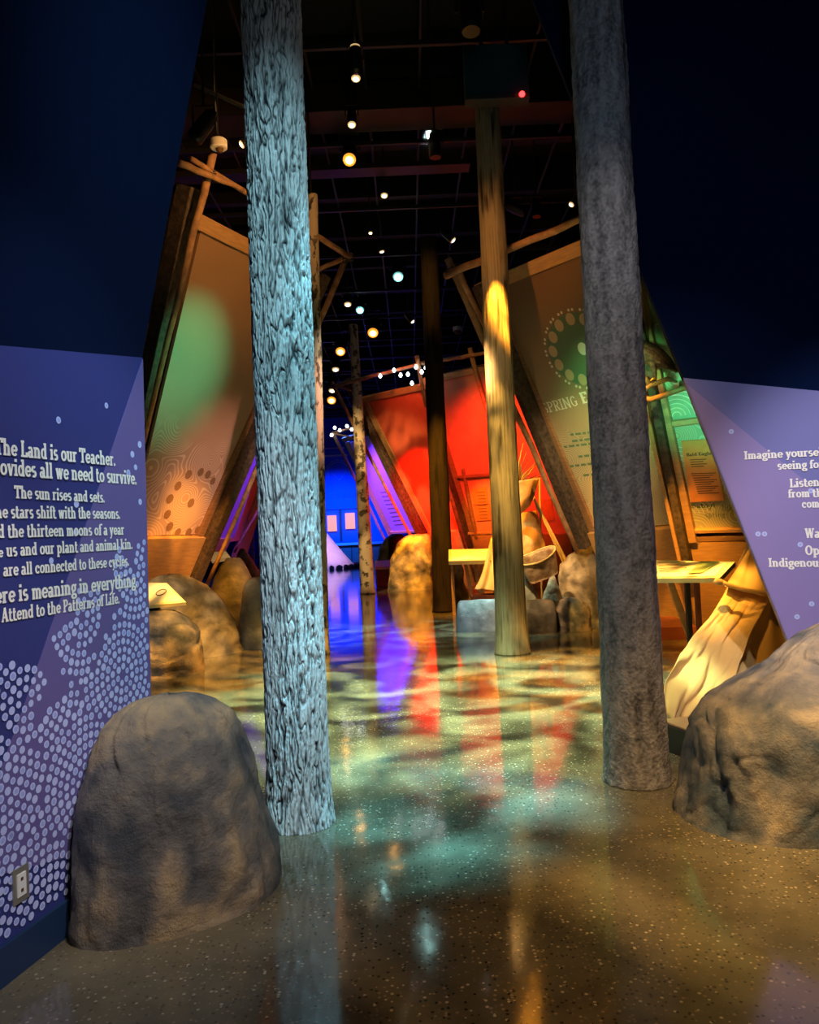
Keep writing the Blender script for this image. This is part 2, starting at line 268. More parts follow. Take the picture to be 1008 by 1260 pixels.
M = dict(
    floor=floor_mat(),
    navy=mat('navy_paint', (0.012, 0.03, 0.10), 0.6),
    shaded_navy=mat('shaded_navy_paint', (0.001, 0.007, 0.036), 0.9, spec=0.08),  # navy darkened to carry the shade on the unlit upper facets
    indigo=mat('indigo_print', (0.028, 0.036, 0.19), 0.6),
    lilac=mat('lilac_print', (0.13, 0.10, 0.30), 0.6),
    lav=mat('lavender_print', (0.16, 0.16, 0.42), 0.6),
    lav2=mat('pale_lavender_print', (0.26, 0.20, 0.46), 0.6),
    dot=mat('pale_dot_print', (0.50, 0.55, 0.88), 0.6), dotin=mat('dot_centre_print', (0.34, 0.40, 0.78), 0.6),
    white=mat('white_lettering', (0.92, 0.88, 0.80), 0.6),
    base=mat('navy_rubber', (0.010, 0.03, 0.085), 0.5),
    black=mat('black_ceiling_paint', (0.005, 0.005, 0.006), 0.8),
    rail=mat('dark_steel', (0.016, 0.016, 0.016), 0.6, 0.2),
    duct=mat('brown_duct', (0.014, 0.009, 0.005), 0.6, var=0.3, vscale=1),
    fix=mat('black_fixture_metal', (0.03, 0.03, 0.033), 0.35, 0.6),
    darkwall=mat('dark_hall_wall', (0.010, 0.010, 0.016), 0.8),
    bluewall=mat('blue_hall_wall', (0.04, 0.16, 0.80), 0.7),
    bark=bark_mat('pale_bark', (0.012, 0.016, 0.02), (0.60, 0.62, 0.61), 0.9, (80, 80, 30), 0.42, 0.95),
    greybark=bark_mat('grey_trunk', (0.05, 0.045, 0.045), (0.30, 0.27, 0.25), 0.9, (55, 55, 55)),
    strip=bark_mat('stripped_trunk', (0.035, 0.025, 0.014), (0.30, 0.24, 0.15), 0.5, (70, 70, 6)),
    darkbark=bark_mat('dark_trunk', (0.006, 0.004, 0.003), (0.032, 0.020, 0.012), 0.4, (40, 40, 10)),
    birch=bark_mat('birch_bark', (0.05, 0.04, 0.03), (0.40, 0.34, 0.26), 0.4, (9, 9, 30)),
    rockA=rock_mat('brown_grey_rock', (0.04, 0.045, 0.055), (0.14, 0.12, 0.105), (0.42, 0.29, 0.16)),
    rockB=rock_mat('blue_grey_rock', (0.035, 0.055, 0.085), (0.15, 0.14, 0.135), (0.38, 0.30, 0.20)),
    rockC=rock_mat('tan_rock', (0.09, 0.075, 0.05), (0.24, 0.19, 0.13), (0.40, 0.33, 0.23)),
    rockD=rock_mat('dark_rock', (0.03, 0.028, 0.025), (0.07, 0.06, 0.05), (0.12, 0.10, 0.08)),
    rockE=rock_mat('grey_rock', (0.12, 0.14, 0.15), (0.22, 0.24, 0.25), (0.36, 0.38, 0.38)),
    oak=mat('oak_board', (0.52, 0.30, 0.13), 0.5, var=0.12, vscale=3, stretch=(2, 2, 14), bump=0.15, bscale=20),
    oakd=mat('brown_board', (0.30, 0.16, 0.08), 0.55, var=0.2, vscale=3, stretch=(2, 2, 14), bump=0.2, bscale=20),
    beam=mat('rough_dark_beam', (0.085, 0.06, 0.045), 0.8, var=0.45, vscale=16, bump=0.5, bscale=40),
    pole=mat('peeled_pole', (0.36, 0.20, 0.10), 0.65, var=0.3, vscale=9, bump=0.4, bscale=30),
    lash=mat('dark_lashing', (0.07, 0.045, 0.03), 0.9),
    redwood=mat('reddish_plinth', (0.20, 0.055, 0.03), 0.45, var=0.2, vscale=5),
    plate=mat('black_plinth', (0.015, 0.012, 0.012), 0.5),
    cloth=mat('yellow_canvas', (0.60, 0.38, 0.13), 0.85, var=0.06, vscale=5, bump=0.15, bscale=90),
    hide=mat('tanned_hide', (0.60, 0.28, 0.07), 0.8, var=0.3, vscale=6, bump=0.2, bscale=30),
    birchskin=mat('birch_bark_sheet', (0.62, 0.46, 0.30), 0.7, col2=(0.28, 0.15, 0.07), vscale=9, bump=0.3, bscale=40),
    tipi=mat('tipi_canvas', (0.75, 0.68, 0.75), 0.8, var=0.05),
    signboard=mat('cream_sign_face', (0.78, 0.66, 0.36), 0.5), signin=mat('pale_sign_print', (0.84, 0.78, 0.58), 0.5),
    signink=mat('brown_sign_ink', (0.20, 0.12, 0.05), 0.6), signgreen=mat('olive_sign_print', (0.30, 0.40, 0.16), 0.6),
    plaque=mat('orange_plaque', (0.72, 0.28, 0.07), 0.5, var=0.08, vscale=8), ink=mat('dark_ink', (0.10, 0.045, 0.02), 0.6),
    teal=mat('teal_ink', (0.03, 0.12, 0.09), 0.6), paleprint=mat('pale_print', (0.75, 0.72, 0.62), 0.7),
    brownprint=mat('brown_disc_print', (0.28, 0.15, 0.09), 0.7), tandisc=mat('tan_disc_print', (0.55, 0.40, 0.24), 0.7),
    emblem=mat('dark_emblem_print', (0.12, 0.20, 0.12), 0.7),
    panL=print_mat('contour_print_left', (0.33, 0.20, 0.12), (0.62, 0.40, 0.34), (0.85, 0.72, 0.62), 1.6, 5.0, 1.6, 3.6),
    panR=print_mat('contour_print_right', (0.22, 0.12, 0.07), (0.50, 0.42, 0.26), (0.72, 0.62, 0.45), 1.6, 4.8, 1.6, 3.4),
    panG=print_mat('contour_print_green', (0.22, 0.42, 0.26), (0.42, 0.42, 0.28), (0.70, 0.70, 0.5), 1.6, 4.0, 1.5, 4.4),
    panRed=mat('red_print', (0.75, 0.14, 0.07), 0.7, var=0.05), panRed2=mat('light_red_print', (0.75, 0.30, 0.2), 0.7, var=0.08, vscale=3),
    panPur=mat('purple_print', (0.40, 0.25, 0.80), 0.7, var=0.05), panPink=mat('pink_print', (0.75, 0.28, 0.20), 0.7),
    plastic=mat('white_plastic', (0.75, 0.74, 0.70), 0.4), steel=mat('brushed_plate', (0.45, 0.42, 0.36), 0.35, 0.7),
    darkrim=mat('dark_rim', (0.03, 0.032, 0.03), 0.7), grey=mat('grey_plastic', (0.22, 0.23, 0.23), 0.5), box=mat('navy_black_box', (0.012, 0.05, 0.07), 0.5),
    led=mat('red_led', (1, 0, 0), 0.4, emit=(1, 0.02, 0.02), estr=9),
    lampA=mat('amber_lamp', (1, 0.8, 0.4), 0.4, emit=(1, 0.50, 0.12), estr=22), ringA=mat('amber_halo', (1, 0.5, 0.1), 0.4, emit=(1, 0.36, 0.03), estr=1.1), ringW=mat('cool_halo', (.5, 1, 1), 0.4, emit=(0.20, 0.55, 0.55), estr=1.0), ringN=mat('warm_halo', (1, .8, .5), 0.4, emit=(0.8, 0.5, 0.2), estr=0.8), lampW=mat('cool_lamp', (1, 1, 1), 0.4, emit=(0.55, 1.0, 0.95), estr=30),  # ring materials: lamp halo put in as a glowing colour
    lampN=mat('warm_lamp', (1, 1, 1), 0.4, emit=(1, 0.8, 0.5), estr=14),
    star=mat('small_bulb', (1, 1, 1), 0.4, emit=(0.95, 0.95, 1.0), estr=6),
    feather=mat('brown_feathers', (0.035, 0.022, 0.014), 0.7, col2=(0.13, 0.075, 0.035), vscale=26, bump=0.6, bscale=60),
    feather_w=mat('pale_feathers', (0.30, 0.20, 0.10), 0.7, var=0.2, vscale=20), beak=mat('yellow_beak', (0.55, 0.35, 0.05), 0.4),
    branch=mat('debarked_branch', (0.34, 0.16, 0.06), 0.6, var=0.3, vscale=12, bump=0.3),
    straw=mat('dry_straw', (0.66, 0.44, 0.15), 0.7), scroll=mat('blue_grey_rack', (0.10, 0.14, 0.20), 0.6),
)


# ------------------------------------------------------------------ mesh builder
class MB:
    def __init__(s): s.v = []; s.f = []; s.m = []; s.att = None
    def add(s, vs, fs, mi=0):
        o = len(s.v); s.v += [Vector(x) for x in vs]; s.f += [tuple(i + o for i in f) for f in fs]; s.m += [mi] * len(fs); return s
    def box(s, a, b, mi=0):
        x0, y0, z0 = a; x1, y1, z1 = b
        return s.add([(x0, y0, z0), (x1, y0, z0), (x1, y1, z0), (x0, y1, z0), (x0, y0, z1), (x1, y0, z1), (x1, y1, z1), (x0, y1, z1)],
                     [(0, 3, 2, 1), (4, 5, 6, 7), (0, 1, 5, 4), (1, 2, 6, 5), (2, 3, 7, 6), (3, 0, 4, 7)], mi)
    def beam(s, A, B, wd, th, n, mi=0, bev=0.006):
        """bevelled bar from A to B, wd across, th along n (front face at n=0, body behind)"""
        A, B, n = Vector(A), Vector(B), Vector(n); ax = (B - A).normalized(); n = (n - ax * n.dot(ax)).normalized(); sd = ax.cross(n)
        h = wd / 2; pr = [(-h, -bev), (-h + bev, 0), (h - bev, 0), (h, -bev), (h, -th + bev), (h - bev, -th), (-h + bev, -th), (-h, -th + bev)]
        vs = [P + sd * x + n * y for P in (A, B) for x, y in pr]; k = 8
        fs = [(i, (i + 1) % k, (i + 1) % k + k, i + k) for i in range(k)] + [tuple(range(k))[::-1], tuple(range(k, 2 * k))]
        return s.add(vs, fs, mi)
    def prism(s, pts, n, th, mi=0):
        n = Vector(n); a = [Vector(p) for p in pts]; b = [p - n * th for p in a]; k = len(a)
        nn = (a[1] - a[0]).cross(a[2] - a[0])
        fs = [tuple(range(k)), tuple(range(k, 2 * k))[::-1]] + [(i, i + k, (i + 1) % k + k, (i + 1) % k) for i in range(k)]
        if nn.dot(n) < 0: fs = [f[::-1] for f in fs]
        return s.add(a + b, fs, mi)
    def tube(s, pts, rad, seg=10, mi=0, cap=True, wob=0.0, seed=0):
        pts = [Vector(p) for p in pts]; n = len(pts); r = rad if isinstance(rad, (list, tuple)) else [rad] * n
        o = len(s.v); ref = None
        for i, p in enumerate(pts):
            t = (pts[min(i + 1, n - 1)] - pts[max(i - 1, 0)]).normalized()
            if ref is None: ref = t.orthogonal().normalized()
            ref = (ref - t * ref.dot(t)).normalized(); q = t.cross(ref)
            for k in range(seg):
                a = 2 * pi * k / seg; rr = r[i] * (1 + wob * noise.noise(Vector((cos(a), sin(a), i * 0.9 + seed))))
                s.v.append(p + (ref * cos(a) + q * sin(a)) * rr)
        for i in range(n - 1):
            for k in range(seg):
                a, b = o + i * seg + k, o + i * seg + (k + 1) % seg
                s.f.append((a, b, b + seg, a + seg)); s.m.append(mi)
        if cap:
            s.f.append(tuple(o + k for k in range(seg))[::-1]); s.m.append(mi)
            s.f.append(tuple(o + (n - 1) * seg + k for k in range(seg))); s.m.append(mi)
        return s
    def disc(s, c, u, v, rx, ry, seg=12, mi=0):
        c, u, v = Vector(c), Vector(u), Vector(v)
        return s.add([c + u * (cos(2 * pi * k / seg) * rx) + v * (sin(2 * pi * k / seg) * ry) for k in range(seg)], [tuple(range(seg))], mi)
    def grid(s, fn, nu, nv, mi=0):
        o = len(s.v)
        for j in range(nv + 1):
            for i in range(nu + 1): s.v.append(Vector(fn(i / nu, j / nv)))
        for j in range(nv):
            for i in range(nu):
                a = o + j * (nu + 1) + i; s.f.append((a, a + 1, a + nu + 2, a + nu + 1)); s.m.append(mi)
        return s


def tag(o, label=None, cat=None, group=None, kind=None):
    if label: o['label'] = label
    if cat: o['category'] = cat
    if group: o['group'] = group
    if kind: o['kind'] = kind
    return o
def obj(name, mb, mats, parent=None, smooth=False, origin=None, label=None, solid=0):
    me = bpy.data.meshes.new(name)
    org = Vector(origin) if origin is not None else Vector((0, 0, 0))
    if parent is not None: org = worldloc(parent)
    elif origin is None and mb.v:
        xs = [p.x for p in mb.v]; ys = [p.y for p in mb.v]; zs = [p.z for p in mb.v]
        org = Vector(((min(xs) + max(xs)) / 2, (min(ys) + max(ys)) / 2, min(zs)))
    me.from_pydata([tuple(p - org) for p in mb.v], [], mb.f)
    if not isinstance(mats, (list, tuple)): mats = [mats]
    for m in mats: me.materials.append(m)
    me.polygons.foreach_set('material_index', mb.m)
    if smooth: me.polygons.foreach_set('use_smooth', [True] * len(me.polygons))
    if mb.att:
        a = me.attributes.new('relief', 'FLOAT', 'POINT'); a.data.foreach_set('value', mb.att)
    me.update()
    o = bpy.data.objects.new(name, me); C.objects.link(o)
    if parent is not None: o.parent = parent
    else: o.location = org
    if solid:
        md = o.modifiers.new('solidify', 'SOLIDIFY'); md.thickness = solid
    if label: o['label'] = label
    return o
def worldloc(o):
    p = Vector((0, 0, 0))
    while o is not None: p += o.location; o = o.parent
    return p
def thing(name, label, cat, loc, group=None):
    o = bpy.data.objects.new(name, None); C.objects.link(o); o.location = loc; o.empty_display_size = 0.2
    return tag(o, label, cat, group)


# ------------------------------------------------------------------ slab-serif lettering (flat cut letters)
T_, t_ = 0.245, 0.13
def stroke_line(out, x0, y0, x1, y1, w):
    d = Vector((x1 - x0, y1 - y0)); l = d.length or 1; n = Vector((-d.y, d.x)) / l * w / 2
    out.append([(x0 + n.x, y0 + n.y), (x0 - n.x, y0 - n.y), (x1 - n.x, y1 - n.y), (x1 + n.x, y1 + n.y)])
def stroke_arc(out, cx, cy, rx, ry, a0, a1, T, t):
    n = max(4, int(abs(a1 - a0) / 22)); P = []
    for i in range(n + 1):
        a = R(a0 + (a1 - a0) * i / n); wdt = t + (T - t) * abs(cos(a)) ** 1.5
        P.append((cx + cos(a) * (rx + wdt / 2), cy + sin(a) * (ry + wdt / 2), cx + cos(a) * (rx - wdt / 2), cy + sin(a) * (ry - wdt / 2)))
    for a, b in zip(P, P[1:]): out.append([(a[0], a[1]), (a[2], a[3]), (b[2], b[3]), (b[0], b[1])])
X = 0.68
def glyph(c, T=T_, t=t_, serif=True):
    o = []; l = lambda *a: stroke_line(o, *a); A = lambda cx, cy, rx, ry, a0, a1: stroke_arc(o, cx, cy, rx, ry, a0, a1, T, t)
    V = lambda x, y0, y1: l(x, y0, x, y1, T); H = lambda x0, x1, y: l(x0, y, x1, y, t)
    S = (lambda x, y, k=0.19: H(x - k, x + k, y + (t / 2 if y < 0.3 else -t / 2))) if serif else (lambda *a: None)
    SL = (lambda x, y: H(x - 0.19, x, y - t / 2)) if serif else (lambda *a: None)
    mx = X / 2
    if c == 'a': A(.27, .2, .15, .15, 0, 360); V(.48, 0.05, .45); A(.3, .44, .18, .18, 0, 150); H(.42, .66, t / 2); w = .68
    elif c == 'b': V(.17, 0, 1); SL(.17, 1); A(.38, mx, .2, mx - t / 2, -150, 150); w = .72
    elif c == 'c': A(.36, mx, .24, mx - t / 2, 45, 320); V(.52, .42, .56); w = .66
    elif c == 'd': V(.53, 0, 1); SL(.53, 1); H(.53, .72, t / 2); A(.32, mx, .2, mx - t / 2, 30, 330); w = .74
    elif c == 'e': A(.36, mx, .24, mx - t / 2, 0, 325); H(.2, .62, mx); w = .68
    elif c == 'f': V(.22, 0, .8); A(.42, .8, .2, .14, 40, 180); H(.04, .42, X - t / 2); S(.22, 0); w = .46
    elif c == 'g': A(.32, .42, .19, .2, 0, 360); A(.34, -.1, .24, .13, 0, 360); l(.2, .2, .2, .0, T * .7); H(.48, .66, X - t / 2); w = .66
    elif c == 'h': V(.19, 0, 1); SL(.19, 1); A(.37, .42, .2, .2, 0, 150); V(.57, 0, .44); S(.19, 0, .17); S(.57, 0, .17); w = .8
    elif c == 'i': V(.2, 0, X); SL(.2, X); S(.2, 0); l(.2, .82, .2, 1.0, T * 1.1); w = .42
    elif c == 'j': V(.22, -.15, X); SL(.22, X); A(.08, -.14, .14, .1, 200, 360); l(.22, .82, .22, 1.0, T * 1.1); w = .42
    elif c == 'k': V(.19, 0, 1); SL(.19, 1); S(.19, 0, .16); l(.24, .28, .54, .64, t * 1.2); l(.32, .38, .58, 0, T); H(.42, .66, X - t / 2); H(.46, .74, t / 2); w = .76
    elif c == 'l': V(.2, 0, 1); SL(.2, 1); S(.2, 0); w = .42
    elif c == 'm':
        V(.19, 0, X); SL(.19, X); A(.35, .42, .18, .2, 0, 150); V(.53, 0, .44); A(.69, .42, .18, .2, 0, 150); V(.87, 0, .44)
        for x in (.19, .53, .87): S(x, 0, .15)
        w = 1.08
    elif c == 'n': V(.19, 0, X); SL(.19, X); A(.37, .42, .2, .2, 0, 150); V(.57, 0, .44); S(.19, 0, .17); S(.57, 0, .17); w = .8
    elif c == 'o': A(.36, mx, .24, mx - t / 2, 0, 360); w = .72
    elif c == 'p': V(.19, -.28, X); SL(.19, X); H(.02, .38, -.28 + t / 2); A(.4, mx, .2, mx - t / 2, -150, 150); w = .74
    elif c == 'r': V(.19, 0, X); SL(.19, X); A(.38, .42, .2, .2, 50, 160); S(.19, 0); w = .58
    elif c == 's': A(.29, .48, .17, .15, 40, 270); A(.29, .2, .17, .15, -140, 90); w = .58
    elif c == 't': V(.2, .12, .9); A(.38, .16, .18, .12, 180, 320); H(.03, .44, X - t / 2); w = .5
    elif c == 'u': V(.17, .22, X); SL(.17, X); A(.35, .22, .18, .17, 180, 340); V(.55, 0, X); SL(.55, X); H(.55, .72, t / 2); w = .76
    elif c == 'v' or c == 'y':
        l(.14, X, .34, 0, T); l(.54, X, .34, 0, t * 1.2); H(.0, .28, X - t / 2); H(.42, .68, X - t / 2); w = .66
        if c == 'y': l(.34, 0, .22, -.26, t * 1.2); H(.06, .24, -.24)
    elif c == 'w': l(.14, X, .3, 0, T); l(.44, X, .3, 0, t * 1.2); l(.46, X, .62, 0, T); l(.78, X, .62, 0, t * 1.2); H(0, .28, X - t / 2); H(.68, .92, X - t / 2); w = .92
    elif c == 'z' or c == 'x': H(.06, .54, X - t / 2); H(.06, .54, t / 2); l(.1, .05, .5, .63, T); w = .6
    elif c == 'T': V(.4, 0, 1); H(.04, .76, 1 - t / 2); V(.08, .72, 1); V(.72, .72, 1); S(.4, 0, .22); w = .8
    elif c == 'L': V(.22, 0, 1); S(.22, 0); S(.22, 1); H(.1, .7, t / 2); V(.66, 0, .3); w = .76
    elif c == 'I': V(.22, 0, 1); S(.22, 0, .21); S(.22, 1, .21); w = .46
    elif c == 'A': l(.12, 0, .4, 1, t * 1.2); l(.68, 0, .4, 1, T * 1.1); H(.2, .6, .32); H(0, .28, t / 2); H(.5, .86, t / 2); w = .86
    elif c == 'W': l(.14, 1, .34, 0, T); l(.54, 1, .34, 0, t); l(.54, 1, .74, 0, T); l(.94, 1, .74, 0, t); H(0, .3, 1 - t / 2); H(.8, 1.08, 1 - t / 2); w = 1.06
    elif c == 'O': A(.44, .5, .3, .44, 0, 360); w = .88
    elif c == 'P': V(.22, 0, 1); S(.22, 0, .21); SL(.22, 1); H(.2, .42, 1 - t / 2); H(.2, .42, .46); A(.42, .72, .22, .23, -90, 90); w = .76
    elif c == 'S': A(.34, .73, .21, .21, 30, 270); A(.34, .27, .21, .21, -150, 90); w = .68
    elif c == 'R': V(.2, 0, 1); S(.2, 0); SL(.2, 1); H(.2, .42, 1 - t / 2); H(.2, .42, .48); A(.42, .74, .22, .22, -90, 90); l(.42, .46, .66, 0, T); w = .78
    elif c == 'N': V(.17, 0, 1); V(.7, 0, 1); l(.17, 1, .7, 0, T * .8); S(.17, 0, .14); S(.7, 1, .14); w = .88
    elif c == 'G': A(.42, .5, .28, .44, 40, 330); V(.66, .1, .45); H(.5, .8, .45); w = .86
    elif c == 'E': V(.2, 0, 1); H(.05, .66, 1 - t / 2); H(.05, .66, t / 2); H(.2, .5, .5); V(.62, .74, 1); V(.62, 0, .26); w = .74
    elif c == 'B': V(.2, 0, 1); A(.4, .74, .2, .2, -90, 90); A(.4, .27, .24, .22, -90, 90); H(.05, .42, 1 - t / 2); H(.05, .42, t / 2); H(.2, .42, .5); w = .74
    elif c == 'D': V(.2, 0, 1); A(.38, .5, .3, .45, -90, 90); H(.05, .4, 1 - t / 2); H(.05, .4, t / 2); w = .8
    elif c == 'C': A(.42, .5, .28, .44, 45, 315); w = .76
    elif c == '.': l(.12, 0, .12, .2, .2); w = .26
    elif c == ',': l(.12, .2, .12, .0, .2); l(.14, .02, .06, -.16, .1); w = .26
    elif c == '!': l(.14, .32, .14, 1, T); l(.14, 0, .14, .2, .2); w = .32
    elif c == ' ': w = .34
    else: w = .4
    return w, o
def text_w(s, **k): return sum(glyph(c, **k)[0] for c in s)
def text(mb, s, P, ux, uy, n, h, sx, mi=0, **k):
    """write s from point P, ux right, uy up, cap height h, width factor sx"""
    x = 0; z = 0
    for c in s:
        wd, st = glyph(c, **k)
        for q in st:
            z += 0.00002
            a = [P + ux * ((x + px) * sx) + uy * (py * h) + n * (z % 0.001) for px, py in q]
            mb.add(a, [(0, 1, 2, 3)], mi)
        x += wd
    return mb
def fit_text(mb, s, pl, x0, y0, x1, y1, hpx, off=0.004, mi=0, level=True, full=None, **k):
    """s spans the two baseline points of the photograph; full (if given) runs on past the right end"""
    A, B = pl.at(x0, y0, off), pl.at(x1, y1, off); u = (B - A); ln = u.length; u.normalize()
    top = pl.at(x1, y1 - hpx, off); h = (top - B).dot(pl.v)
    text(mb, full or s, A, u, pl.v, pl.n, h, ln / text_w(s, **k), mi, **k)


# ================================================================== SETTING
mb = MB().box((-14, -4, -0.2), (16, 46, 0)); floor = tag(obj('floor', mb, M['floor'], origin=(0, 0, 0)), kind='structure')
mb = MB().box((-14, -4, 8.6), (16, 46, 8.8)); ceiling = tag(obj('ceiling', mb, M['black']), kind='structure')
tag(obj('wall_far_left', MB().box((-14, -4, 0), (-13.8, 46, 8.6)), M['darkwall']), kind='structure')
tag(obj('wall_far_right', MB().box((15.8, -4, 0), (16, 46, 8.6)), M['darkwall']), kind='structure')
tag(obj('wall_behind', MB().box((-14, -4.2, 0), (16, -4, 8.6)), M['darkwall']), kind='structure')
wall_back = tag(obj('wall_back', MB().box((-13.8, 42, 0), (15.8, 42.3, 8.6)), M['bluewall'], origin=(0, 42, 0)), kind='structure')
# ceiling joists, service rails and a brown duct
for i in range(21):
    y = 3.0 + i * 1.9
    obj('joist', MB().box((-13, y, 7.95), (15, y + 0.16, 8.6)), M['black'], ceiling)
for i in range(15):
    y = 4.4 + i * 2.3
    obj('lighting_rail', MB().box((-6, y, 7.36), (7, y + 0.05, 7.42)), M['rail'], ceiling)
for i in range(16):
    x = -5.6 + i * 0.75
    obj('conduit', MB().tube([(x, 3, 7.8), (x, 20, 7.8), (x, 37, 7.8)], 0.022, 6), M['rail'], ceiling)
obj('duct', MB().box((-4.5, 10.6, 7.5), (3.8, 11.2, 7.9)), M['duct'], ceiling, label='brown duct crossing under the joists')
obj('cable_tray', MB().box((-4.5, 11.9, 7.3), (1.2, 12.2, 7.38)), M['duct'], ceiling)

# ---- entry wall on the left (printed, with dots and lettering)
A0, A1 = FL(2, 1212), FL(100, 1135)
azL = math.degrees(math.atan2(A1.x - A0.x, A1.y - A0.y))
PL = Pl(A1, azL, 0, 1)
eT, eB = PL.at(175, 440), PL.at(186, 855)
ed = (eB - eT); eF = eT + ed * ((0 - eT.z) / ed.z)                       # the far edge down to the floor
sB = PL.at(0, 425); sd = (sB - eT).normalized(); sBack = eT + sd * 3.6     # seam carried back past the camera
fBack = eF - PL.u * 3.6
PLu = Pl(eT, azL, 15, 1)
uT = PLu.at(255, 0); uT = eT + (uT - eT) * 1.45
wall_left = tag(obj('wall_left', MB().prism([eT, eF, fBack, sBack], PL.n, 0.14), M['indigo']), kind='structure')
tipL = [eT, sBack, uT + sd * 3.6, uT]
obj('upper_facet', MB().prism(tipL, PLu.n, 0.12), M['shaded_navy'], wall_left, label='navy upper facet leaning over the hall, shade painted in')
mb = MB().prism([PL.at(176, 441, .0025), PL.at(186, 862, .0025), PL.at(186, 862, .0025) * 0 + (eF + PL.n * .0025 + Vector((0, 0, .14))), PL.at(-50, 1090, .0025), PL.at(32, 862, .0025), ], PL.n, 0.002)
obj('printed_facet', mb, M['lilac'], wall_left, label='paler lilac printed facet')
mb = MB(); mb.prism([eF + PL.n * .02 + PL.u * 0.01, eF + PL.n * .02 + Vector((0, 0, .135)) + PL.u * 0.01, fBack + PL.n * .02 + Vector((0, 0, .135)), fBack + PL.n * .02], PL.n, 0.019)
tag(obj('baseboard_left', mb, M['base']), kind='structure')
mb = MB(); k = 0
for s, x0, y0, x1, y1, h in (
        ('The Land is our Teacher.', -6, 559, 142, 573.5, 17), ('provides all we need to survive.', -17, 583, 168, 596.5, 16.5),
        ('The sun rises and sets.', 18, 613, 129, 618.5, 13.5), ('The stars shift with the seasons.', -14, 637.5, 148, 638.5, 13.5),
        ('And the thirteen moons of a year', -21, 662.5, 153, 658, 13.5), ('us and our plant and animal kin.', 8, 685, 163, 675.5, 13),
        ('guide', -26, 688, 4, 685.5, 13), ('are all connected to these cycles.', 4, 709.5, 159, 696, 13),
        ('There is meaning in everything.', -28, 746.5, 169, 721.5, 16.5), ('Attend to the Patterns of Life.', 2, 766, 147, 742.5, 14)):
    fit_text(mb, s, PL, x0, y0, x1, y1, h, 0.006)
obj('lettering', mb, M['white'], wall_left, label='cream slab serif lettering')
# dots: rings about several centres, thinning upwards
rnd = random.Random(3)
def sz_at(px, py): return PL.sz(px, py)
cents = [sz_at(*p) for p in ((60, 1130), (-10, 950), (110, 960), (30, 860), (150, 830), (100, 760), (20, 760), (165, 700), (175, 600), (60, 700), (190, 960), (-60, 1050), (-80, 850))]
mb = MB(); sEdge = (eT - PL.p).dot(PL.u); dots = []
for ci, (cs, cz) in enumerate(cents):
    for ri in range(1, 14):
        rr = ri * 0.037; nn = int(2 * pi * rr / 0.037)
        for q in range(nn):
            a = 2 * pi * (q + 0.5 * (ri % 2)) / nn + ci; s, z = cs + cos(a) * rr, cz + sin(a) * rr
            if z < 0.155 or s < -0.9: continue
            wp = PL.pt(s, z)
            f = (wp.z) / ed.z if ed.z else 0
            if s > (eT - PL.p).dot(PL.u) + (eF - eT).dot(PL.u) * (eT.z - wp.z) / eT.z - 0.02: continue
            if min(range(len(cents)), key=lambda j: (cents[j][0] - s) ** 2 + (cents[j][1] - z) ** 2) != ci: continue
            hi = 1.22 + 0.62 * max(0, min(1, (s + 0.1) / 0.6)) ** 1.4
            dens = (hi - z) / 0.55
            chain = noise.noise(Vector((s * 7, z * 7, 1.7))) * 0.5 + 0.5
            if z > hi + 0.05 or (dens < 1 and chain > 0.30 + 0.6 * max(0, dens)): continue
            if any((ds - s) ** 2 + (dz - z) ** 2 < 0.030 ** 2 for ds, dz in dots[-400:]): continue
            dots.append((s, z))
for px, py in ((130, 499), (71, 517), (171, 547), (162, 559), (166, 575), (157, 582), (62, 690), (93, 620), (92, 656)): dots.append(PL.sz(px, py))
for s, z in dots:
    r = 0.0158 * rnd.uniform(0.82, 1.06)
    mb.disc(PL.pt(s, z, 0.004), PL.u, PL.v, r, r, 10, 0)
    if rnd.random() < 0.45: mb.disc(PL.pt(s, z, 0.0046), PL.u, PL.v, r * .6, r * .6, 8, 1)
tag(obj('printed_dots', mb, [M['dot'], M['dotin']], wall_left), kind='stuff')
# outlet
oc = PL.at(25, 1088, 0.004)
out = thing('wall_outlet', 'white power outlet in a metal plate low on the dotted wall', 'outlet', PL.at(25, 1088, 0.0))
pb = lambda c, hw, hh, a, b: MB().prism([c + PL.u * x + PL.v * y + PL.n * b for x, y in ((-hw, -hh), (hw, -hh), (hw, hh), (-hw, hh))], PL.n, b - a)
obj('cover_plate', pb(oc, 0.040, 0.062, -0.003, 0.004), M['steel'], out)
sk = obj('socket_insert', pb(oc, 0.021, 0.040, 0.003, 0.008), M['plastic'], out)
for dz in (-0.02, 0.02): obj('socket_slots', pb(oc + PL.v * dz, 0.006, 0.006, 0.006, 0.0088), M['ink'], sk)

# ---- entry wall on the right
PR = Pl(W(968, 785, 4.9), -72, 0, -1)
rT = PR.at(841, 465); rE = PR.at(968, 785); rd = rE - rT; rF = rT + rd * ((0 - rT.z) / rd.z)
rS = PR.at(1008, 481); rsd = (rS - rT).normalized(); rSb = rT + rsd * 4.4
rFb = Vector((rSb.x, rSb.y, 0)); rFb = PR.p + PR.u * (rFb - PR.p).dot(PR.u); rFb.z = 0
wall_right = tag(obj('wall_right', MB().prism([rT, rF, rFb, rSb], PR.n, 0.14), M['lav']), kind='structure')
PRu = Pl(rT, -72, -4, -1)
rU = PRu.at(656, 0); rU2 = rT + (rU - rT) * 1.3
nu = (rU2 - rT).cross(rsd).normalized()
if nu.y > 0: nu = -nu
obj('upper_facet', MB().prism([rT, rSb, rU2 + rsd * 6.2, rU2], nu, 0.12), M['shaded_navy'], wall_right, label='navy upper facet of the right hand wall, shade painted in')
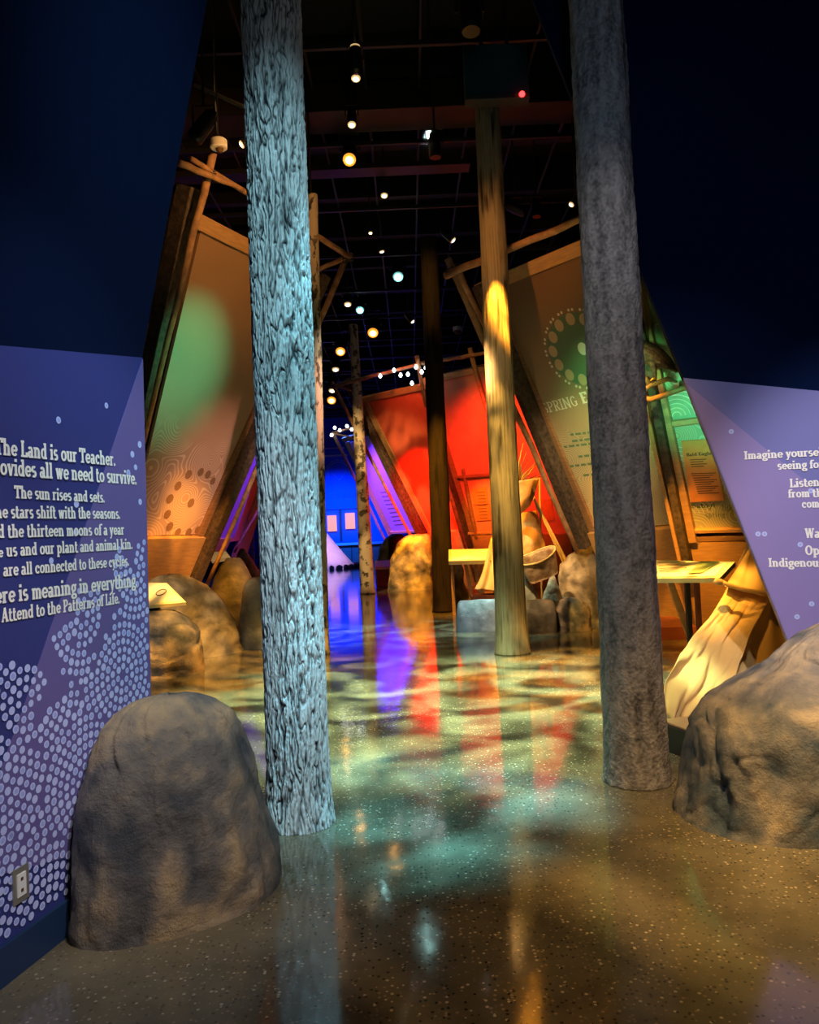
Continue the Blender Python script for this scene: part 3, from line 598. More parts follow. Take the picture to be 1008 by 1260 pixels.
mb = MB().prism([PR.at(846, 473, .0025), PR.at(968, 783, .0025), rF + PR.n * .0025, PR.at(1180, 990, .0025), PR.at(1180, 730, .0025), PR.at(1008, 606, .0025)], PR.n, .002)
obj('printed_facet', mb, M['lav2'], wall_right, label='paler lilac printed facet')
mb = MB()
for s, full, x0, y0, x1, y1, h in (('Imagine yourse', 'Imagine yourself', 916, 565.5, 1008, 561, 10.5), ('seeing fo', 'seeing for', 957, 578, 1008, 576, 10.5),
                                  ('Listen', 'Listen', 972, 600, 1009, 598, 11), ('from t', 'from the', 970, 612.5, 1005, 611.5, 10.5), ('com', 'community', 987, 625, 1009, 624.5, 10.5),
                                  ('Wa', 'Walk', 991, 662, 1010, 661.8, 12), ('Op', 'Open', 991, 683, 1009, 682.8, 12), ('Indigenou', 'Indigenous', 946, 697.5, 1008, 697.5, 11)):
    fit_text(mb, s, PR, x0, y0, x1, y1, h, 0.006, full=full)
obj('lettering', mb, M['white'], wall_right, label='cream slab serif lettering')
mb = MB()
for px, py in ((933, 657), (941, 657), (985, 670), (981, 759), (999, 743), (900, 531), (998, 604), (1016, 770), (1030, 745)):
    mb.disc(PR.at(px, py, .004), PR.u, PR.v, 0.016, 0.016, 12, 0); mb.disc(PR.at(px, py, .0046), PR.u, PR.v, 0.008, 0.008, 8, 1)
tag(obj('printed_dots', mb, [M['dot'], M['dotin']], wall_right), kind='stuff')
mb = MB().prism([rF + PR.n * .02, rF + PR.n * .02 + Vector((-.05, .016, .135)), rFb + PR.n * .02 + Vector((0, 0, .135)), rFb + PR.n * .02], PR.n, 0.019)
tag(obj('baseboard_right', mb, M['base']), kind='structure')

# ================================================================== LOGS
def log(name, label, base, topdir, H, r0, r1, mt, kind, seg, rows, zfine, cat='log', seed=0.0):
    mb = MB(); mb.att = []
    zs = [zfine * i / rows for i in range(rows + 1)] + [zfine + (H - zfine) * i / 30 for i in range(1, 31)]
    for z in zs:
        r = r0 + (r1 - r0) * z / H; c = Vector((base.x + topdir[0] * z, base.y + topdir[1] * z, z))
        flare = 0.03 * math.exp(-z * 5)
        for k in range(seg):
            a = 2 * pi * k / seg; ca, sa = cos(a), sin(a)
            if kind == 'furrow':
                wq = noise.noise(Vector((ca * 2.2 + seed, sa * 2.2, z * 3.5))) * 0.55
                w2 = noise.noise(Vector((ca * 6, sa * 6 + 3, z * 13))) * 0.5
                n1 = noise.noise(Vector((ca * 6.2 + wq + w2, sa * 6.2 + wq + seed - w2, z * 4.2 + wq * 2)))
                n2 = noise.noise(Vector((ca * 11 + wq * 2 + w2, sa * 11, z * 7 + 9)))
                f = min(min(1, abs(n1) * 5.5), min(1, .3 + abs(n2) * 5)) * .80 + .12 * min(1, abs(n2) * 2)
                f += .16 * noise.noise(Vector((ca * 20, sa * 20, z * 34))) + .10 * noise.noise(Vector((ca * 3 + 5, sa * 3, z * 2.2)))
                f = max(0, f)
                kn = 0
                for ka, kz in ((-1.9, 1.15), (-1.2, 3.2), (-1.35, 2.35)):
                    dd = ((a - (ka % (2 * pi))) * 3.5) ** 2 + ((z - kz) * 7) ** 2; kn += math.exp(-dd * 1.2)
                dr = (f - 0.6) * 0.018 - kn * 0.006; rel = f * (1 - 0.5 * kn)
            elif kind == 'knobbly':
                n1 = noise.noise(Vector((ca * 3 + seed, sa * 3, z * 3))); n2 = noise.noise(Vector((ca * 4, sa * 4, z * 17 + seed))); n3 = noise.noise(Vector((ca * 11, sa * 11, z * 48)))
                rel = 0.5 + n1 * .35 + n2 * 0.3 + n3 * 0.35; dr = n1 * 0.010 + n2 * 0.004 + n3 * 0.0022
            elif kind == 'birch':
                n1 = noise.noise(Vector((ca * 1.2 + seed, sa * 1.2, z * 5.5))); n2 = noise.noise(Vector((ca * 3, sa * 3, z * 22)))
                b = n1 + n2 * 0.5; rel = 1.0 if b < 0.12 else max(0, 1 - (b - 0.12) * 7); dr = n1 * 0.008
            else:
                n1 = noise.noise(Vector((ca * 2 + seed, sa * 2, z * 1.1))); n2 = noise.noise(Vector((ca * 11, sa * 11, z * 2.0 + seed))); n4 = noise.noise(Vector((ca * 2.5 + seed, sa * 2.5, z * 1.9 + 4)))
                rel = 0.6 + n2 * 0.5 - max(0, n4 - 0.3) * 2.6; dr = n1 * 0.010 + n2 * 0.005
            rr = r + dr + flare * r / 0.2; mb.v.append(c + Vector((ca * rr, sa * rr, 0))); mb.att.append(max(0, min(1, rel)))
    n = len(zs)
    for i in range(n - 1):
        for k in range(seg):
            a, b = i * seg + k, i * seg + (k + 1) % seg; mb.f.append((a, b, b + seg, a + seg))
    mb.f.append(tuple(range(seg))[::-1]); mb.f.append(tuple((n - 1) * seg + k for k in range(seg))); mb.m = [0] * len(mb.f)
    return tag(obj(name, mb, mt, smooth=True, origin=(base.x, base.y, 0)), label, cat)
def log_px(name, label, fx, fy, wpx, tx, ty, wtop, H, mt, kind, seg, rows, zf, seed=0.0, lift=0):
    f = FL(fx, fy); d = f.y; r0 = wpx * mpp(d) / 2; b = Vector((f.x, d + r0, 0)); b = Vector((W(fx, fy, b.y).x, b.y, 0))
    t = W(tx, ty, b.y); zt = t.z; r1t = wtop * mpp(b.y) / 2
    return log(name, label, b, ((t.x - b.x) / zt, 0), H or zt, r0, r0 + (r1t - r0) * (H or zt) / zt, mt, kind, seg, rows, zf, seed=seed), b
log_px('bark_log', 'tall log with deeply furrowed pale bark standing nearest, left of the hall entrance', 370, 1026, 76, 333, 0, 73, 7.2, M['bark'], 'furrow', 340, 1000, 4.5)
log_px('grey_log', 'thick rough grey trunk standing beside the right hand boulder', 785, 972, 76, 733, 0, 66, 7.2, M['greybark'], 'knobbly', 180, 640, 4.8, seed=4)
log_px('weathered_log', 'barkless weathered log under the hanging box, beside the stone bench', 631, 807, 39, 599, 122, 31, None, M['strip'], 'grain', 90, 300, 6.0, seed=2)
log_px('dark_log', 'dark brown smooth log between the red panel and the stone bench', 547, 754, 26, 527.5, 294, 21, None, M['darkbark'], 'grain', 48, 160, 6.6, seed=7)
log_px('birch_log', 'slender banded birch log far back before the blue end wall', 453, 731, 18, 434.5, 400, 11, None, M['birch'], 'birch', 36, 260, 6.7, seed=1)
log_px('birch_log', 'banded birch trunk half hidden behind the pale furrowed log', 399, 806, 13, 386, 306, 13, None, M['birch'], 'birch', 36, 260, 6.0, seed=5)

# ================================================================== ROCKS
def rock(name, label, rows, dfront, kb, mt, amp=0.03, seg=72, lev=46, seed=0.0, p=2.4, cracks=0.0, cat='rock', oct_=1.0, group=None, shear=0.0, creases=0.0):
    """rows: (py, pxL, pxR) from the ground up; depth of its front foot; kb depth/width ratio"""
    w0 = (rows[0][2] - rows[0][1]) * mpp(dfront); b0 = w0 / 2 * kb; d = dfront + b0
    zs = []; cz = []
    for py, l, r in rows:
        m = W((l + r) / 2, py, d); zs.append(m.z); cz.append((W(l, py, d).x, W(r, py, d).x))
    zs[0] = -0.02
    H = zs[-1]; mb = MB(); o = []
    def prof(z):
        for i in range(len(zs) - 1):
            if z <= zs[i + 1] or i == len(zs) - 2:
                t = max(0, min(1, (z - zs[i]) / (zs[i + 1] - zs[i] + 1e-9))); 
                return tuple(cz[i][j] + (cz[i + 1][j] - cz[i][j]) * t for j in (0, 1))
    for j in range(lev + 1):
        t = j / lev; z = zs[0] + (H - zs[0]) * (1 - (1 - t) ** 1.6)
        l, r = prof(z); cx = (l + r) / 2; a = (r - l) / 2; bdep = b0 * (0.35 * (a / (w0 / 2)) + 0.65 * math.sqrt(max(0, 1 - (max(0, z) / H) ** 2.6)))
        if j == lev: a *= 0.35; bdep *= 0.35
        ring = []
        for k in range(seg):
            an = 2 * pi * k / seg; c, s = cos(an), sin(an)
            q = (abs(c) ** p + abs(s) ** p) ** (-1 / p)
            P = Vector((cx + c * a * q, d + s * bdep * q + shear * c * a * q, z)); sc_ = 1.3 / max(0.25, w0)
            N1 = noise.noise(P * 2.2 * sc_ + Vector((seed, 0, 0))); N2 = noise.noise(P * 6 * sc_ * oct_ + Vector((0, seed, 0))); N3 = noise.noise(P * 17 * sc_ + Vector((0, 0, seed)))
            cr = -max(0, 1 - abs(noise.noise(P * 3.1 * sc_ + Vector((seed, seed, 4)))) * 14) * cracks
            dr = amp * w0 * (N1 * 1.6 + N2 * 0.8 + N3 * 0.28 + cr)
            if creases:
                vq = noise.noise(Vector((an * 2.2 + .5 * N1 + seed, z * 1.1, 3))); v2 = noise.noise(Vector((an * 6 + N1 + N2 + seed, z * 2.6, 8)))
                dr += creases * w0 * (-max(0, 1 - abs(vq) * 5) * .9 + (abs(v2) - .2) * .8 + .25 * abs(noise.noise(P * 14)))
            dirn = Vector((c, s, 0.25 * t)); edge = min(1, z / 0.05 + 0.4) if z > 0 else 0.3
            P += dirn * dr * edge; P.z = max(P.z, -0.03) if j else P.z; ring.append(P)
        mb.v += ring
    for j in range(lev):
        for k in range(seg):
            a, b = j * seg + k, j * seg + (k + 1) % seg; mb.f.append((a, b, b + seg, a + seg))
    top = sum((mb.v[lev * seg + k] for k in range(seg)), Vector()) / seg + Vector((0, 0, 0.01)); mb.v.append(top); ti = len(mb.v) - 1
    for k in range(seg): mb.f.append((lev * seg + k, lev * seg + (k + 1) % seg, ti))
    mb.m = [0] * len(mb.f)
    return tag(obj(name, mb, mt, smooth=True), label, cat, group)
rock('boulder', 'tall rounded grey boulder beside the dotted wall, nearest left', [(1090, 116, 338), (1066, 117, 334), (1010, 118, 318), (960, 121, 306), (910, 127, 290), (885, 136, 276), (868, 152, 258), (858, 170, 240), (854, 184, 228)], 2.94, .95, M['rockA'], 0.012, 160, 130, seed=3, shear=.38, creases=.022)
rock('boulder', 'large blue-grey boulder at the right edge of the entrance', [(984, 832, 1130), (968, 842, 1130), (950, 848, 1128), (892, 857, 1124), (862, 877, 1115), (846, 900, 1108), (832, 924, 1100), (812, 952, 1090), (788, 974, 1080), (766, 1010, 1060)], 3.50, 0.85, M['rockB'], 0.016, 180, 130, seed=9, cracks=0.6, oct_=1.3, creases=.02)
rock('boulder', 'low cracked brown boulder in front of the left sign', [(826, 120, 250), (800, 122, 249), (780, 124, 243), (764, 130, 232), (756, 140, 222), (752, 150, 212)], 8.6, 0.7, M['rockA'], 0.03, 70, 44, seed=13, cracks=0.8)
rock('boulder', 'broad tan boulder behind the left sign, sloping to the right', [(806, 170, 294), (790, 172, 290), (765, 176, 282), (740, 180, 266), (722, 184, 250), (711, 188, 232), (706, 196, 220)], 9.9, 0.5, M['rockC'], 0.03, 80, 50, seed=21, cracks=0.4, shear=.45)
rock('boulder', 'tall dark boulder behind the tan boulder at left', [(800, 255, 318), (770, 256, 318), (740, 258, 316), (712, 264, 310), (696, 272, 303), (686, 280, 296)], 11.6, 0.9, M['rockD'], 0.02, 60, 40, seed=31)
rock('boulder', 'smooth grey boulder beside the foot of the pale furrowed log', [(800, 294, 350), (780, 294, 352), (750, 296, 350), (725, 299, 346), (714, 304, 340), (710, 312, 332)], 10.6, 0.8, M['rockE'], 0.012, 60, 40, seed=35)
rock('boulder', 'golden brown boulder furthest back on the left', [(745, 284, 330), (720, 286, 326), (700, 288, 316), (682, 292, 306), (675, 295, 302)], 15.2, 0.8, M['rockC'], 0.02, 48, 30, seed=37)
rock('boulder', 'gold-lit square boulder below the red panel', [(727, 476, 532), (705, 478, 532), (685, 482, 532), (668, 488, 531), (660, 498, 530), (657, 505, 526)], 20.2, 0.7, M['rockC'], 0.025, 60, 40, seed=41)
rock('boulder', 'rounded dark boulder beneath the purple panel', [(716, 462, 500), (695, 463, 502), (675, 467, 504), (662, 475, 500), (657, 482, 494)], 24.5, 0.7, M['rockD'], 0.02, 48, 30, seed=43)
rock('stone_bench', 'low flat-topped pale grey stone block before the weathered log', [(776, 561, 622), (766, 561, 622), (750, 562, 621), (742, 563, 620), (738, 566, 617)], 11.4, 0.6, M['rockE'], 0.010, 60, 30, seed=47, p=5)
rock('stone_block', 'dark brown block right of the weathered log', [(780, 640, 684), (765, 640, 684), (748, 641, 683), (741, 643, 681), (738, 647, 678)], 10.9, 0.8, M['rockD'], 0.010, 50, 26, seed=51, p=5)
rock('stone', 'squat stone with deep diagonal cracks beside the thick grey trunk', [(776, 684, 728), (760, 684, 727), (746, 685, 724), (738, 688, 716), (735, 694, 708)], 11.0, 0.8, M['rockA'], 0.03, 60, 36, seed=53, cracks=1.2)
rock('boulder', 'tall gold-lit boulder behind the cracked stone', [(775, 686, 775), (745, 686, 775), (715, 687, 775), (693, 689, 770), (680, 700, 765), (670, 722, 755), (666, 732, 748)], 11.8, 0.5, M['rockC'], 0.03, 64, 40, seed=57, cracks=0.5)
rock('stone', 'cream pointed stone under the birch bark basket', [(760, 664, 696), (740, 666, 694), (724, 672, 688), (712, 676, 684), (708, 678, 682)], 11.7, 0.7, M['rockC'], 0.02, 40, 26, seed=59)
rock('stone', 'rounded tan boulder behind the central sign', [(750, 550, 585), (720, 552, 572), (700, 553, 570), (690, 555, 566), (686, 557, 562)], 15.5, 0.7, M['rockC'], 0.02, 40, 26, seed=61)

# ================================================================== DISPLAY WALLS
def bar(parent, name, pl, a, b, wpx, th, off, mt, label=None):
    A, B = pl.at(*a, off), pl.at(*b, off); d = (A.y + B.y) / 2
    return obj(name, MB().beam(A, B, wpx * mpp(d), th, pl.n), mt, parent, label=label)
def plate(parent, name, pl, pts, off, th, mt, label=None):
    return obj(name, MB().prism([pl.at(*p, off) for p in pts], pl.n, th), mt, parent, label=label)
def pole(parent, pl, a, b, r, off, off2=None, name='pole', n=9, seed=0, mt=None):
    A, B = pl.at(*a, off), pl.at(*b, off if off2 is None else off2)
    pts = [A.lerp(B, i / (n - 1)) + Vector((noise.noise(Vector((i * .7, seed, 0))), noise.noise(Vector((i * .7, seed, 5))), noise.noise(Vector((i * .7, seed, 9))))) * r * 0.5 for i in range(n)]
    return obj(name, MB().tube(pts, [r * (1.1 - 0.35 * i / (n - 1)) for i in range(n)], 10, wob=.12, seed=seed), mt or M['pole'], parent, smooth=True)

# ---- left display
DL = Pl(W(182, 659, 10.8), 28, 27, 1)
g = DL.at(240, 660)
t = thing('display_wall', 'leaning wood framed panel, green to pink, with contour print, left side', 'display panel', (g.x - .3, g.y, 0))
pn = plate(t, 'panel', DL, [(247, 284), (392, 348), (352, 425), (247, 657), (150, 660), (182, 561)], 0, 0.05, M['panL'])
bar(t, 'top_beam', DL, (236, 268), (394, 348), 17, 0.16, 0.06, M['oak'])
bar(t, 'side_board', DL, (390, 345), (250, 660), 17, 0.14, 0.05, M['oakd'])
bar(t, 'rafter', DL, (241, 232), (170, 560), 15, 0.24, 0.26, M['beam'], label='rough dark rafter')
bar(t, 'rafter', DL, (404, 340), (243, 718), 14, 0.24, 0.22, M['beam'], label='rough dark rafter')
plate(t, 'end_board', DL, [(212, 268), (226, 274), (186, 470), (160, 600), (150, 600), (172, 450)], 0.05, 0.12, M['oak'])
plate(t, 'end_cap', DL, [(218, 240), (234, 232), (226, 270), (213, 267)], 0.05, 0.12, M['oakd'])
# amber box base
def base_box(t, pl, a, b, lip=.10):
    """amber box under a panel: leans with the display down to the floor, with a shallow ledge"""
    A, B = pl.at(*a, lip), pl.at(*b, lip)
    obj('box_base', MB().prism([A, B, B - pl.v * (B.z / pl.v.z), A - pl.v * (A.z / pl.v.z)], pl.n, lip + .04), M['oak'], t)
base_box(t, DL, (150, 664), (254, 662))
mb = MB()
for px, py, r in ((256, 584, 4.5), (247, 581, 4.5), (232, 584, 5), (219, 598, 5), (209, 614, 5.2), (206, 633, 5), (209, 648, 5), (219, 655, 4.5), (232, 655, 4.5), (235, 619, 5), (262, 592, 4), (243, 652, 4)):
    d = DL.at(px, py).y; mb.disc(DL.at(px, py, .004), DL.u, DL.v, r * mpp(d) * 1.1, r * mpp(d) * 1.25, 14)
obj('moon_discs', mb, M['brownprint'], pn)
pf = thing('pole_frame', 'lashed peeled poles over the left contour print panel', 'pole frame', (DL.at(252, 727).x, DL.at(252, 727).y, 0))
pole(pf, DL, (262, 188), (176, 545), .042, .42, seed=1)
pole(pf, DL, (431, 316), (236, 196), .038, .5, seed=2)
pole(pf, DL, (221, 201), (300, 233), .036, .56, seed=3)
pole(pf, DL, (433, 314), (384, 335), .036, .4, seed=4)
pole(pf, DL, (424, 322), (252, 727), .042, .34, seed=5)
for px, py in ((257, 214), (428, 318)):
    mb = MB(); c = DL.at(px, py, .47)
    for k in range(3): mb.tube([c + Vector((cos(a) * .075, sin(a) * .05, (k - 1) * .03 + .02 * sin(a * 2))) for a in [i * 2 * pi / 10 for i in range(11)]], .012, 6, cap=False)
    obj('lashing', mb, M['lash'], pf)

# ---- right display, main panel and near panel
DR = Pl(W(725, 655, 11.8), -34, 27, -1)
DN = Pl(W(840, 655, 10.2), -57, 22, -1)
g = DR.at(740, 660)
t = thing('display_wall', 'leaning framed panel headed SPRING behind the thick grey trunk', 'display panel', (g.x, g.y, 0))
pnr = plate(t, 'panel', DR, [(600, 356), (714, 306), (780, 280), (826, 645), (725, 655)], 0, 0.05, M['panR'])
bar(t, 'top_beam', DR, (586, 358), (800, 270), 17, 0.16, 0.06, M['oak'])
bar(t, 'side_board', DR, (603, 365), (728, 654), 14, 0.14, 0.05, M['oakd'])
bar(t, 'rafter', DR, (585, 352), (716, 676), 15, 0.24, 0.24, M['beam'], label='rough dark rafter')
base_box(t, DR, (722, 657), (838, 650))
# emblem, discs and lettering on the panel
mb = MB(); c = DR.at(714, 430); d = c.y; ru = 47 * mpp(d) / cos(R(34)) * .98; rv = 46 * mpp(d) * 1.1
cc = (c - DR.p); cs, cz = cc.dot(DR.u), cc.dot(DR.v)
mb.disc(DR.pt(cs, cz, .003), DR.u, DR.v, ru * .93, rv * .93, 36, 0)
for k in range(60):
    a = 2 * pi * k / 60
    if k % 3: mb.disc(DR.pt(cs + cos(a) * ru, cz + sin(a) * rv, .005), DR.u, DR.v, .022, .022, 6, 1)
for k in range(13):
    a = 2 * pi * k / 13 + .2; mb.disc(DR.pt(cs + cos(a) * ru * .78, cz + sin(a) * rv * .78, .006), DR.u, DR.v, .075, .085, 14, 2)
mb.disc(DR.pt(cs - .05, cz, .006), DR.u, DR.v, .08, .09, 14, 1)
obj('moon_wheel_print', mb, [M['emblem'], M['paleprint'], M['tandisc']], pnr)
mb = MB()
fit_text(mb, 'SPRING', DR, 670, 509, 713, 499, 14, T=.15, t=.09)
fit_text(mb, 'E', DR, 717, 497, 726, 495, 15)
obj('lettering', mb, M['paleprint'], pnr, label='pale heading SPRING')
mb = MB()
for i, (a, b, y) in enumerate(((702, 728, 535), (704, 728, 543), (694, 728, 550), (712, 729, 562), (700, 730, 574), (718, 731, 585))):
    x = a
    while x < b:
        wd = 3 + (i * 7 + int(x) * 3) % 5; p0, p1 = DR.at(x, y - (x - a) * .12, .005), DR.at(x + wd, y - (x + wd - a) * .12, .005)
        mb.beam(p0, p1, .035, .002, DR.n, bev=.0005); x += wd + 2
tag(obj('small_print', mb, M['emblem'], pnr), kind='stuff')
pf = thing('pole_frame', 'lashed peeled poles leaning along the SPRING panel', 'pole frame', (DR.at(708, 676).x, DR.at(708, 676).y, 0))
pole(pf, DR, (551, 318), (711, 680), .05, .36, seed=11)
pole(pf, DR, (562, 331), (600, 408), .045, .42, seed=12)
pole(pf, DR, (549, 339), (790, 238), .05, .46, seed=13)
obj('lashing', MB().tube([DR.at(556, 333, .44) + Vector((cos(a) * .09, sin(a) * .06, .03 * sin(a * 3))) for a in [i * 2 * pi / 12 for i in range(13)]], .016, 6, cap=False), M['lash'], pf)

t = thing('display_wall', 'green printed near panel with orange plaque, seen past the thick grey trunk', 'display panel', (DN.at(845, 680).x, DN.at(845, 680).y, 0))
png = plate(t, 'panel', DN, [(770, 300), (960, 240), (960, 650), (842, 652)], 0, 0.05, M['panG'])
bar(t, 'rafter', DN, (778, 360), (846, 700), 10, 0.22, 0.22, M['beam'], label='rough dark rafter')
bar(t, 'side_board', DN, (786, 360), (852, 668), 11, 0.14, 0.1, M['oak'])
bar(t, 'edge_board', DN, (772, 400), (836, 690), 5, 0.12, 0.16, M['oak'])
bar(t, 'cross_bar', DN, (812, 524), (940, 508), 7, 0.1, 0.08, M['oak'])
bar(t, 'cross_bar', DN, (842, 655), (960, 652), 5, 0.1, 0.08, M['oak'])
bar(t, 'cross_bar', DN, (846, 664), (960, 661), 7, 0.08, 0.06, M['oakd'])
base_box(t, DN, (840, 668), (960, 666), .06)
pq = plate(t, 'plaque', DN, [(838, 543), (874, 540.5), (892, 616), (850, 618)], 0.03, 0.03, M['plaque'], label='orange wooden plaque')
mb = MB()
fit_text(mb, 'Bald Eagle', DN, 845, 561.5, 876, 559.5, 4, off=.036)
for i in range(4): mb.beam(DN.at(849 + i * .6, 566 + i * 2.8, .036), DN.at(869 + i * .5 - (i % 2) * 4, 565 + i * 2.8, .036), .010, .002, DN.n, bev=.0004)
for i in range(10): mb.beam(DN.at(851 + i * .9, 583 + i * 2.7, .036), DN.at(881 + i * .5 - (i % 3) * 4, 582 + i * 2.7, .036), .010, .002, DN.n, bev=.0004)
obj('plaque_text', mb, M['ink'], pq)
mb = MB(); fit_text(mb, 'matoyi', DN, 849, 625.5, 881, 624.5, 6, mi=0, serif=False, T=.16, t=.12); fit_text(mb, 'spring', DN, 868, 636.5, 893, 636, 6, mi=1, serif=False, T=.12, t=.1); fit_text(mb, 'luk', DN, 889, 629, 903, 628.5, 8, mi=1, serif=False, T=.1, t=.08)
obj('lettering', mb, [M['teal'], M['emblem']], png)
mb = MB()
for cx, cy, nr in ((833, 512, 7), (850, 632, 6), (835, 575, 6)):
    c = DN.at(cx, cy) - DN.p; a, b = c.dot(DN.u), c.dot(DN.v)
    for k in range(1, nr):
        r = k * .055; mb.tube([DN.pt(a + cos(R(x)) * r, b + sin(R(x)) * r, .0) for x in range(0, 181, 12)], .007, 4, cap=False)
obj('arc_print', mb, M['paleprint'], png)
mb = MB(); fit_text(mb, 'r', DN, 806, 408, 812, 406, 13, serif=False, T=.12, t=.1); obj('heading_print', mb, M['paleprint'], png)

# ---- red display
RA = Pl(W(530, 655, 21.2), -44, 27, -1)
RB = Pl(W(585, 657, 19.6), -57, 24, -1)
g = RA.at(530, 660)
t = thing('display_wall', 'tall red lit panel in an orange wood frame behind the dark log', 'display panel', (g.x, g.y, 0))
plate(t, 'panel', RA, [(446, 497), (524, 478), (546, 470), (596, 652), (530, 654)], 0, 0.05, M['panRed'])
bar(t, 'top_beam', RA, (444, 493), (545, 471), 7, 0.16, 0.06, M['oak'])
bar(t, 'side_board', RA, (449, 496), (530, 657), 8, 0.14, 0.05, M['oak'])
bar(t, 'rafter', RA, (424, 468), (518, 664), 10, 0.22, 0.2, M['beam'], label='rough dark rafter')
base_box(t, RA, (526, 655), (582, 653))
pf = thing('pole_frame', 'lashed poles with small bulbs in front of the red panel', 'pole frame', (RA.at(508, 664).x, RA.at(508, 664).y, 0))
pole(pf, RA, (408, 470), (536, 719), .05, .4, seed=21)
pole(pf, RA, (407, 476), (520, 447), .05, .45, seed=22)
pole(pf, RA, (409, 474), (432, 480), .04, .5, seed=23)
pole(pf, RA, (513, 438), (524, 500), .05, .5, seed=24)
for px, py in ((468, 462), (485, 455), (493, 461), (502, 460), (512, 451), (519, 457), (507, 471)):
    c = RA.at(px, py, .6); obj('bulb', MB().tube([c + Vector((0, 0, -.06)), c + Vector((0, 0, -.02)), c + Vector((0, 0, .04))], [.02, .045, .02], 8), M['star'], pf)

g = RB.at(590, 657)
t = thing('display_wall', 'red printed panel with small orange plaques left of the weathered log', 'display panel', (g.x, g.y, 0))
pr2 = plate(t, 'panel', RB, [(522, 470), (725, 425), (725, 655), (585, 657)], 0, 0.05, M['panRed2'])
bar(t, 'top_beam', RB, (520, 470), (725, 425), 8, 0.16, 0.06, M['oak'])
bar(t, 'side_board', RB, (524, 474), (582, 660), 5, 0.14, 0.1, M['oakd'])
bar(t, 'rafter', RB, (521, 480), (577, 682), 6, 0.22, 0.24, M['beam'], label='rough dark rafter')
bar(t, 'cross_bar', RB, (560, 588), (612, 584), 3, 0.08, 0.12, M['oakd'])
bar(t, 'upright_bar', RB, (569, 578), (586, 662), 3.5, 0.08, 0.14, M['oakd'])
bar(t, 'cross_bar', RB, (575, 657), (640, 655), 2.6, 0.08, 0.12, M['oak'])
plate(t, 'plaque', RB, [(580, 602), (598, 600), (601, 620), (583, 621)], .04, .03, M['plaque'])
plate(t, 'plaque', RB, [(583, 623), (602, 622), (604, 640), (587, 641)], .04, .03, M['plaque'])
plate(t, 'plaque', RB, [(663, 616), (678, 613), (682, 640), (668, 642)], .04, .03, M['plaque'])
mb = MB()
for i in range(9): mb.beam(RB.at(587 + i * .4, 606 + i * 4, .046), RB.at(597 + i * .4, 605.5 + i * 4, .046), .02, .002, RB.n, bev=.0004)
tag(obj('small_print', mb, M['signink'], pr2), kind='stuff')
base_box(t, RB, (580, 659), (700, 657))
pf = thing('pole_frame', 'thin lashed poles before the red plaque panel', 'pole frame', (RB.at(585, 700).x, RB.at(585, 700).y, 0))
pole(pf, RB, (578, 428), (655, 712), .05, .4, seed=31)
pole(pf, RB, (520, 447), (600, 434), .05, .45, seed=32)
pole(pf, RB, (548, 590), (586, 716), .05, .6, 1.0, seed=33)
for px, py in ((524, 452), (530, 448)):
    c = RB.at(px, py, .6); obj('bulb', MB().tube([c + Vector((0, 0, -.06)), c + Vector((0, 0, -.02)), c + Vector((0, 0, .04))], [.02, .045, .02], 8), M['star'], pf)

# ---- purple display
PU = Pl(W(497, 657, 30), -48, 27, -1)
g = PU.at(490, 660)
t = thing('display_wall', 'narrow purple lit panel between the birch log and the red display', 'display panel', (g.x, g.y, 0))
pp = plate(t, 'panel', PU, [(430, 545), (470, 530), (520, 654), (484, 656)], 0, 0.05, M['panPur'])
bar(t, 'top_beam', PU, (421, 542), (450, 534), 5, 0.16, 0.06, M['oakd'])
bar(t, 'side_board', PU, (426, 545), (480, 660), 6, 0.14, 0.05, M['oak'])
bar(t, 'bottom_board', PU, (478, 656), (515, 654), 3, .14, .05, M['oak'])
mb = MB()
fit_text(mb, 'FALL', PU, 460, 600, 472, 598, 5, serif=False) if False else None
for i in range(9): mb.beam(PU.at(468 + i * 2.2, 606 + i * 5, .01), PU.at(478 + i * 2.2, 605 + i * 5, .01), .04, .002, PU.n, bev=.0004)
tag(obj('small_print', mb, M['signink'], pp), kind='stuff')
pf = thing('pole_frame', 'far pole frame strung with bulbs beside the blue end wall', 'pole frame', (PU.at(476, 662).x, PU.at(476, 662).y, 0))
pole(pf, PU, (409, 531), (498, 713), .06, .5, seed=41)
pole(pf, PU, (408, 533), (436, 526), .05, .55, seed=42)
pole(pf, PU, (409, 533), (432, 538), .04, .6, seed=43)
for px, py in ((412, 526), (418, 529), (427, 524), (433, 528), (408, 535)):
    c = PU.at(px, py, .7); obj('bulb', MB().tube([c + Vector((0, 0, -.07)), c + Vector((0, 0, -.02)), c + Vector((0, 0, .05))], [.03, .065, .03], 8), M['star'], pf)

# ---- left far display slivers
LF = Pl(W(275, 664, 16.5), 22, 30, 1)
t = thing('display_wall', 'purple strip of a further panel behind the left rafter', 'display panel', (LF.at(276, 668).x, LF.at(276, 668).y, 0))
plate(t, 'panel', LF, [(322, 540), (330, 540), (288, 662), (262, 664)], 0, .05, M['panPur'])
plate(t, 'lower_board', LF, [(286, 662), (262, 664), (250, 690), (272, 690)], 0.03, .08, M['oak'])
LG = Pl(W(292, 664, 19), 18, 30, 1)
plate(t, 'side_panel', LG, [(322, 575), (334, 560), (300, 664), (276, 668)], 0, .05, M['panPink'])
plate(t, 'side_board', LG, [(334, 560), (342, 560), (302, 690), (288, 690)], 0.05, .12, M['oak'])
pole(t, LF, (334, 600), (288, 680), .03, .5, seed=51)
bk = thing('display_rack', 'dark blue-grey rack glimpsed left of the pale furrowed log', 'rack', (W(325, 700, 22).x, 22, 0))
for i in range(4):
    x = W(308 + i * 9, 650, 22).x; obj('upright', MB().box((x, 22, 0), (x + .08, 22.1, 3.4)), M['scroll'], bk)
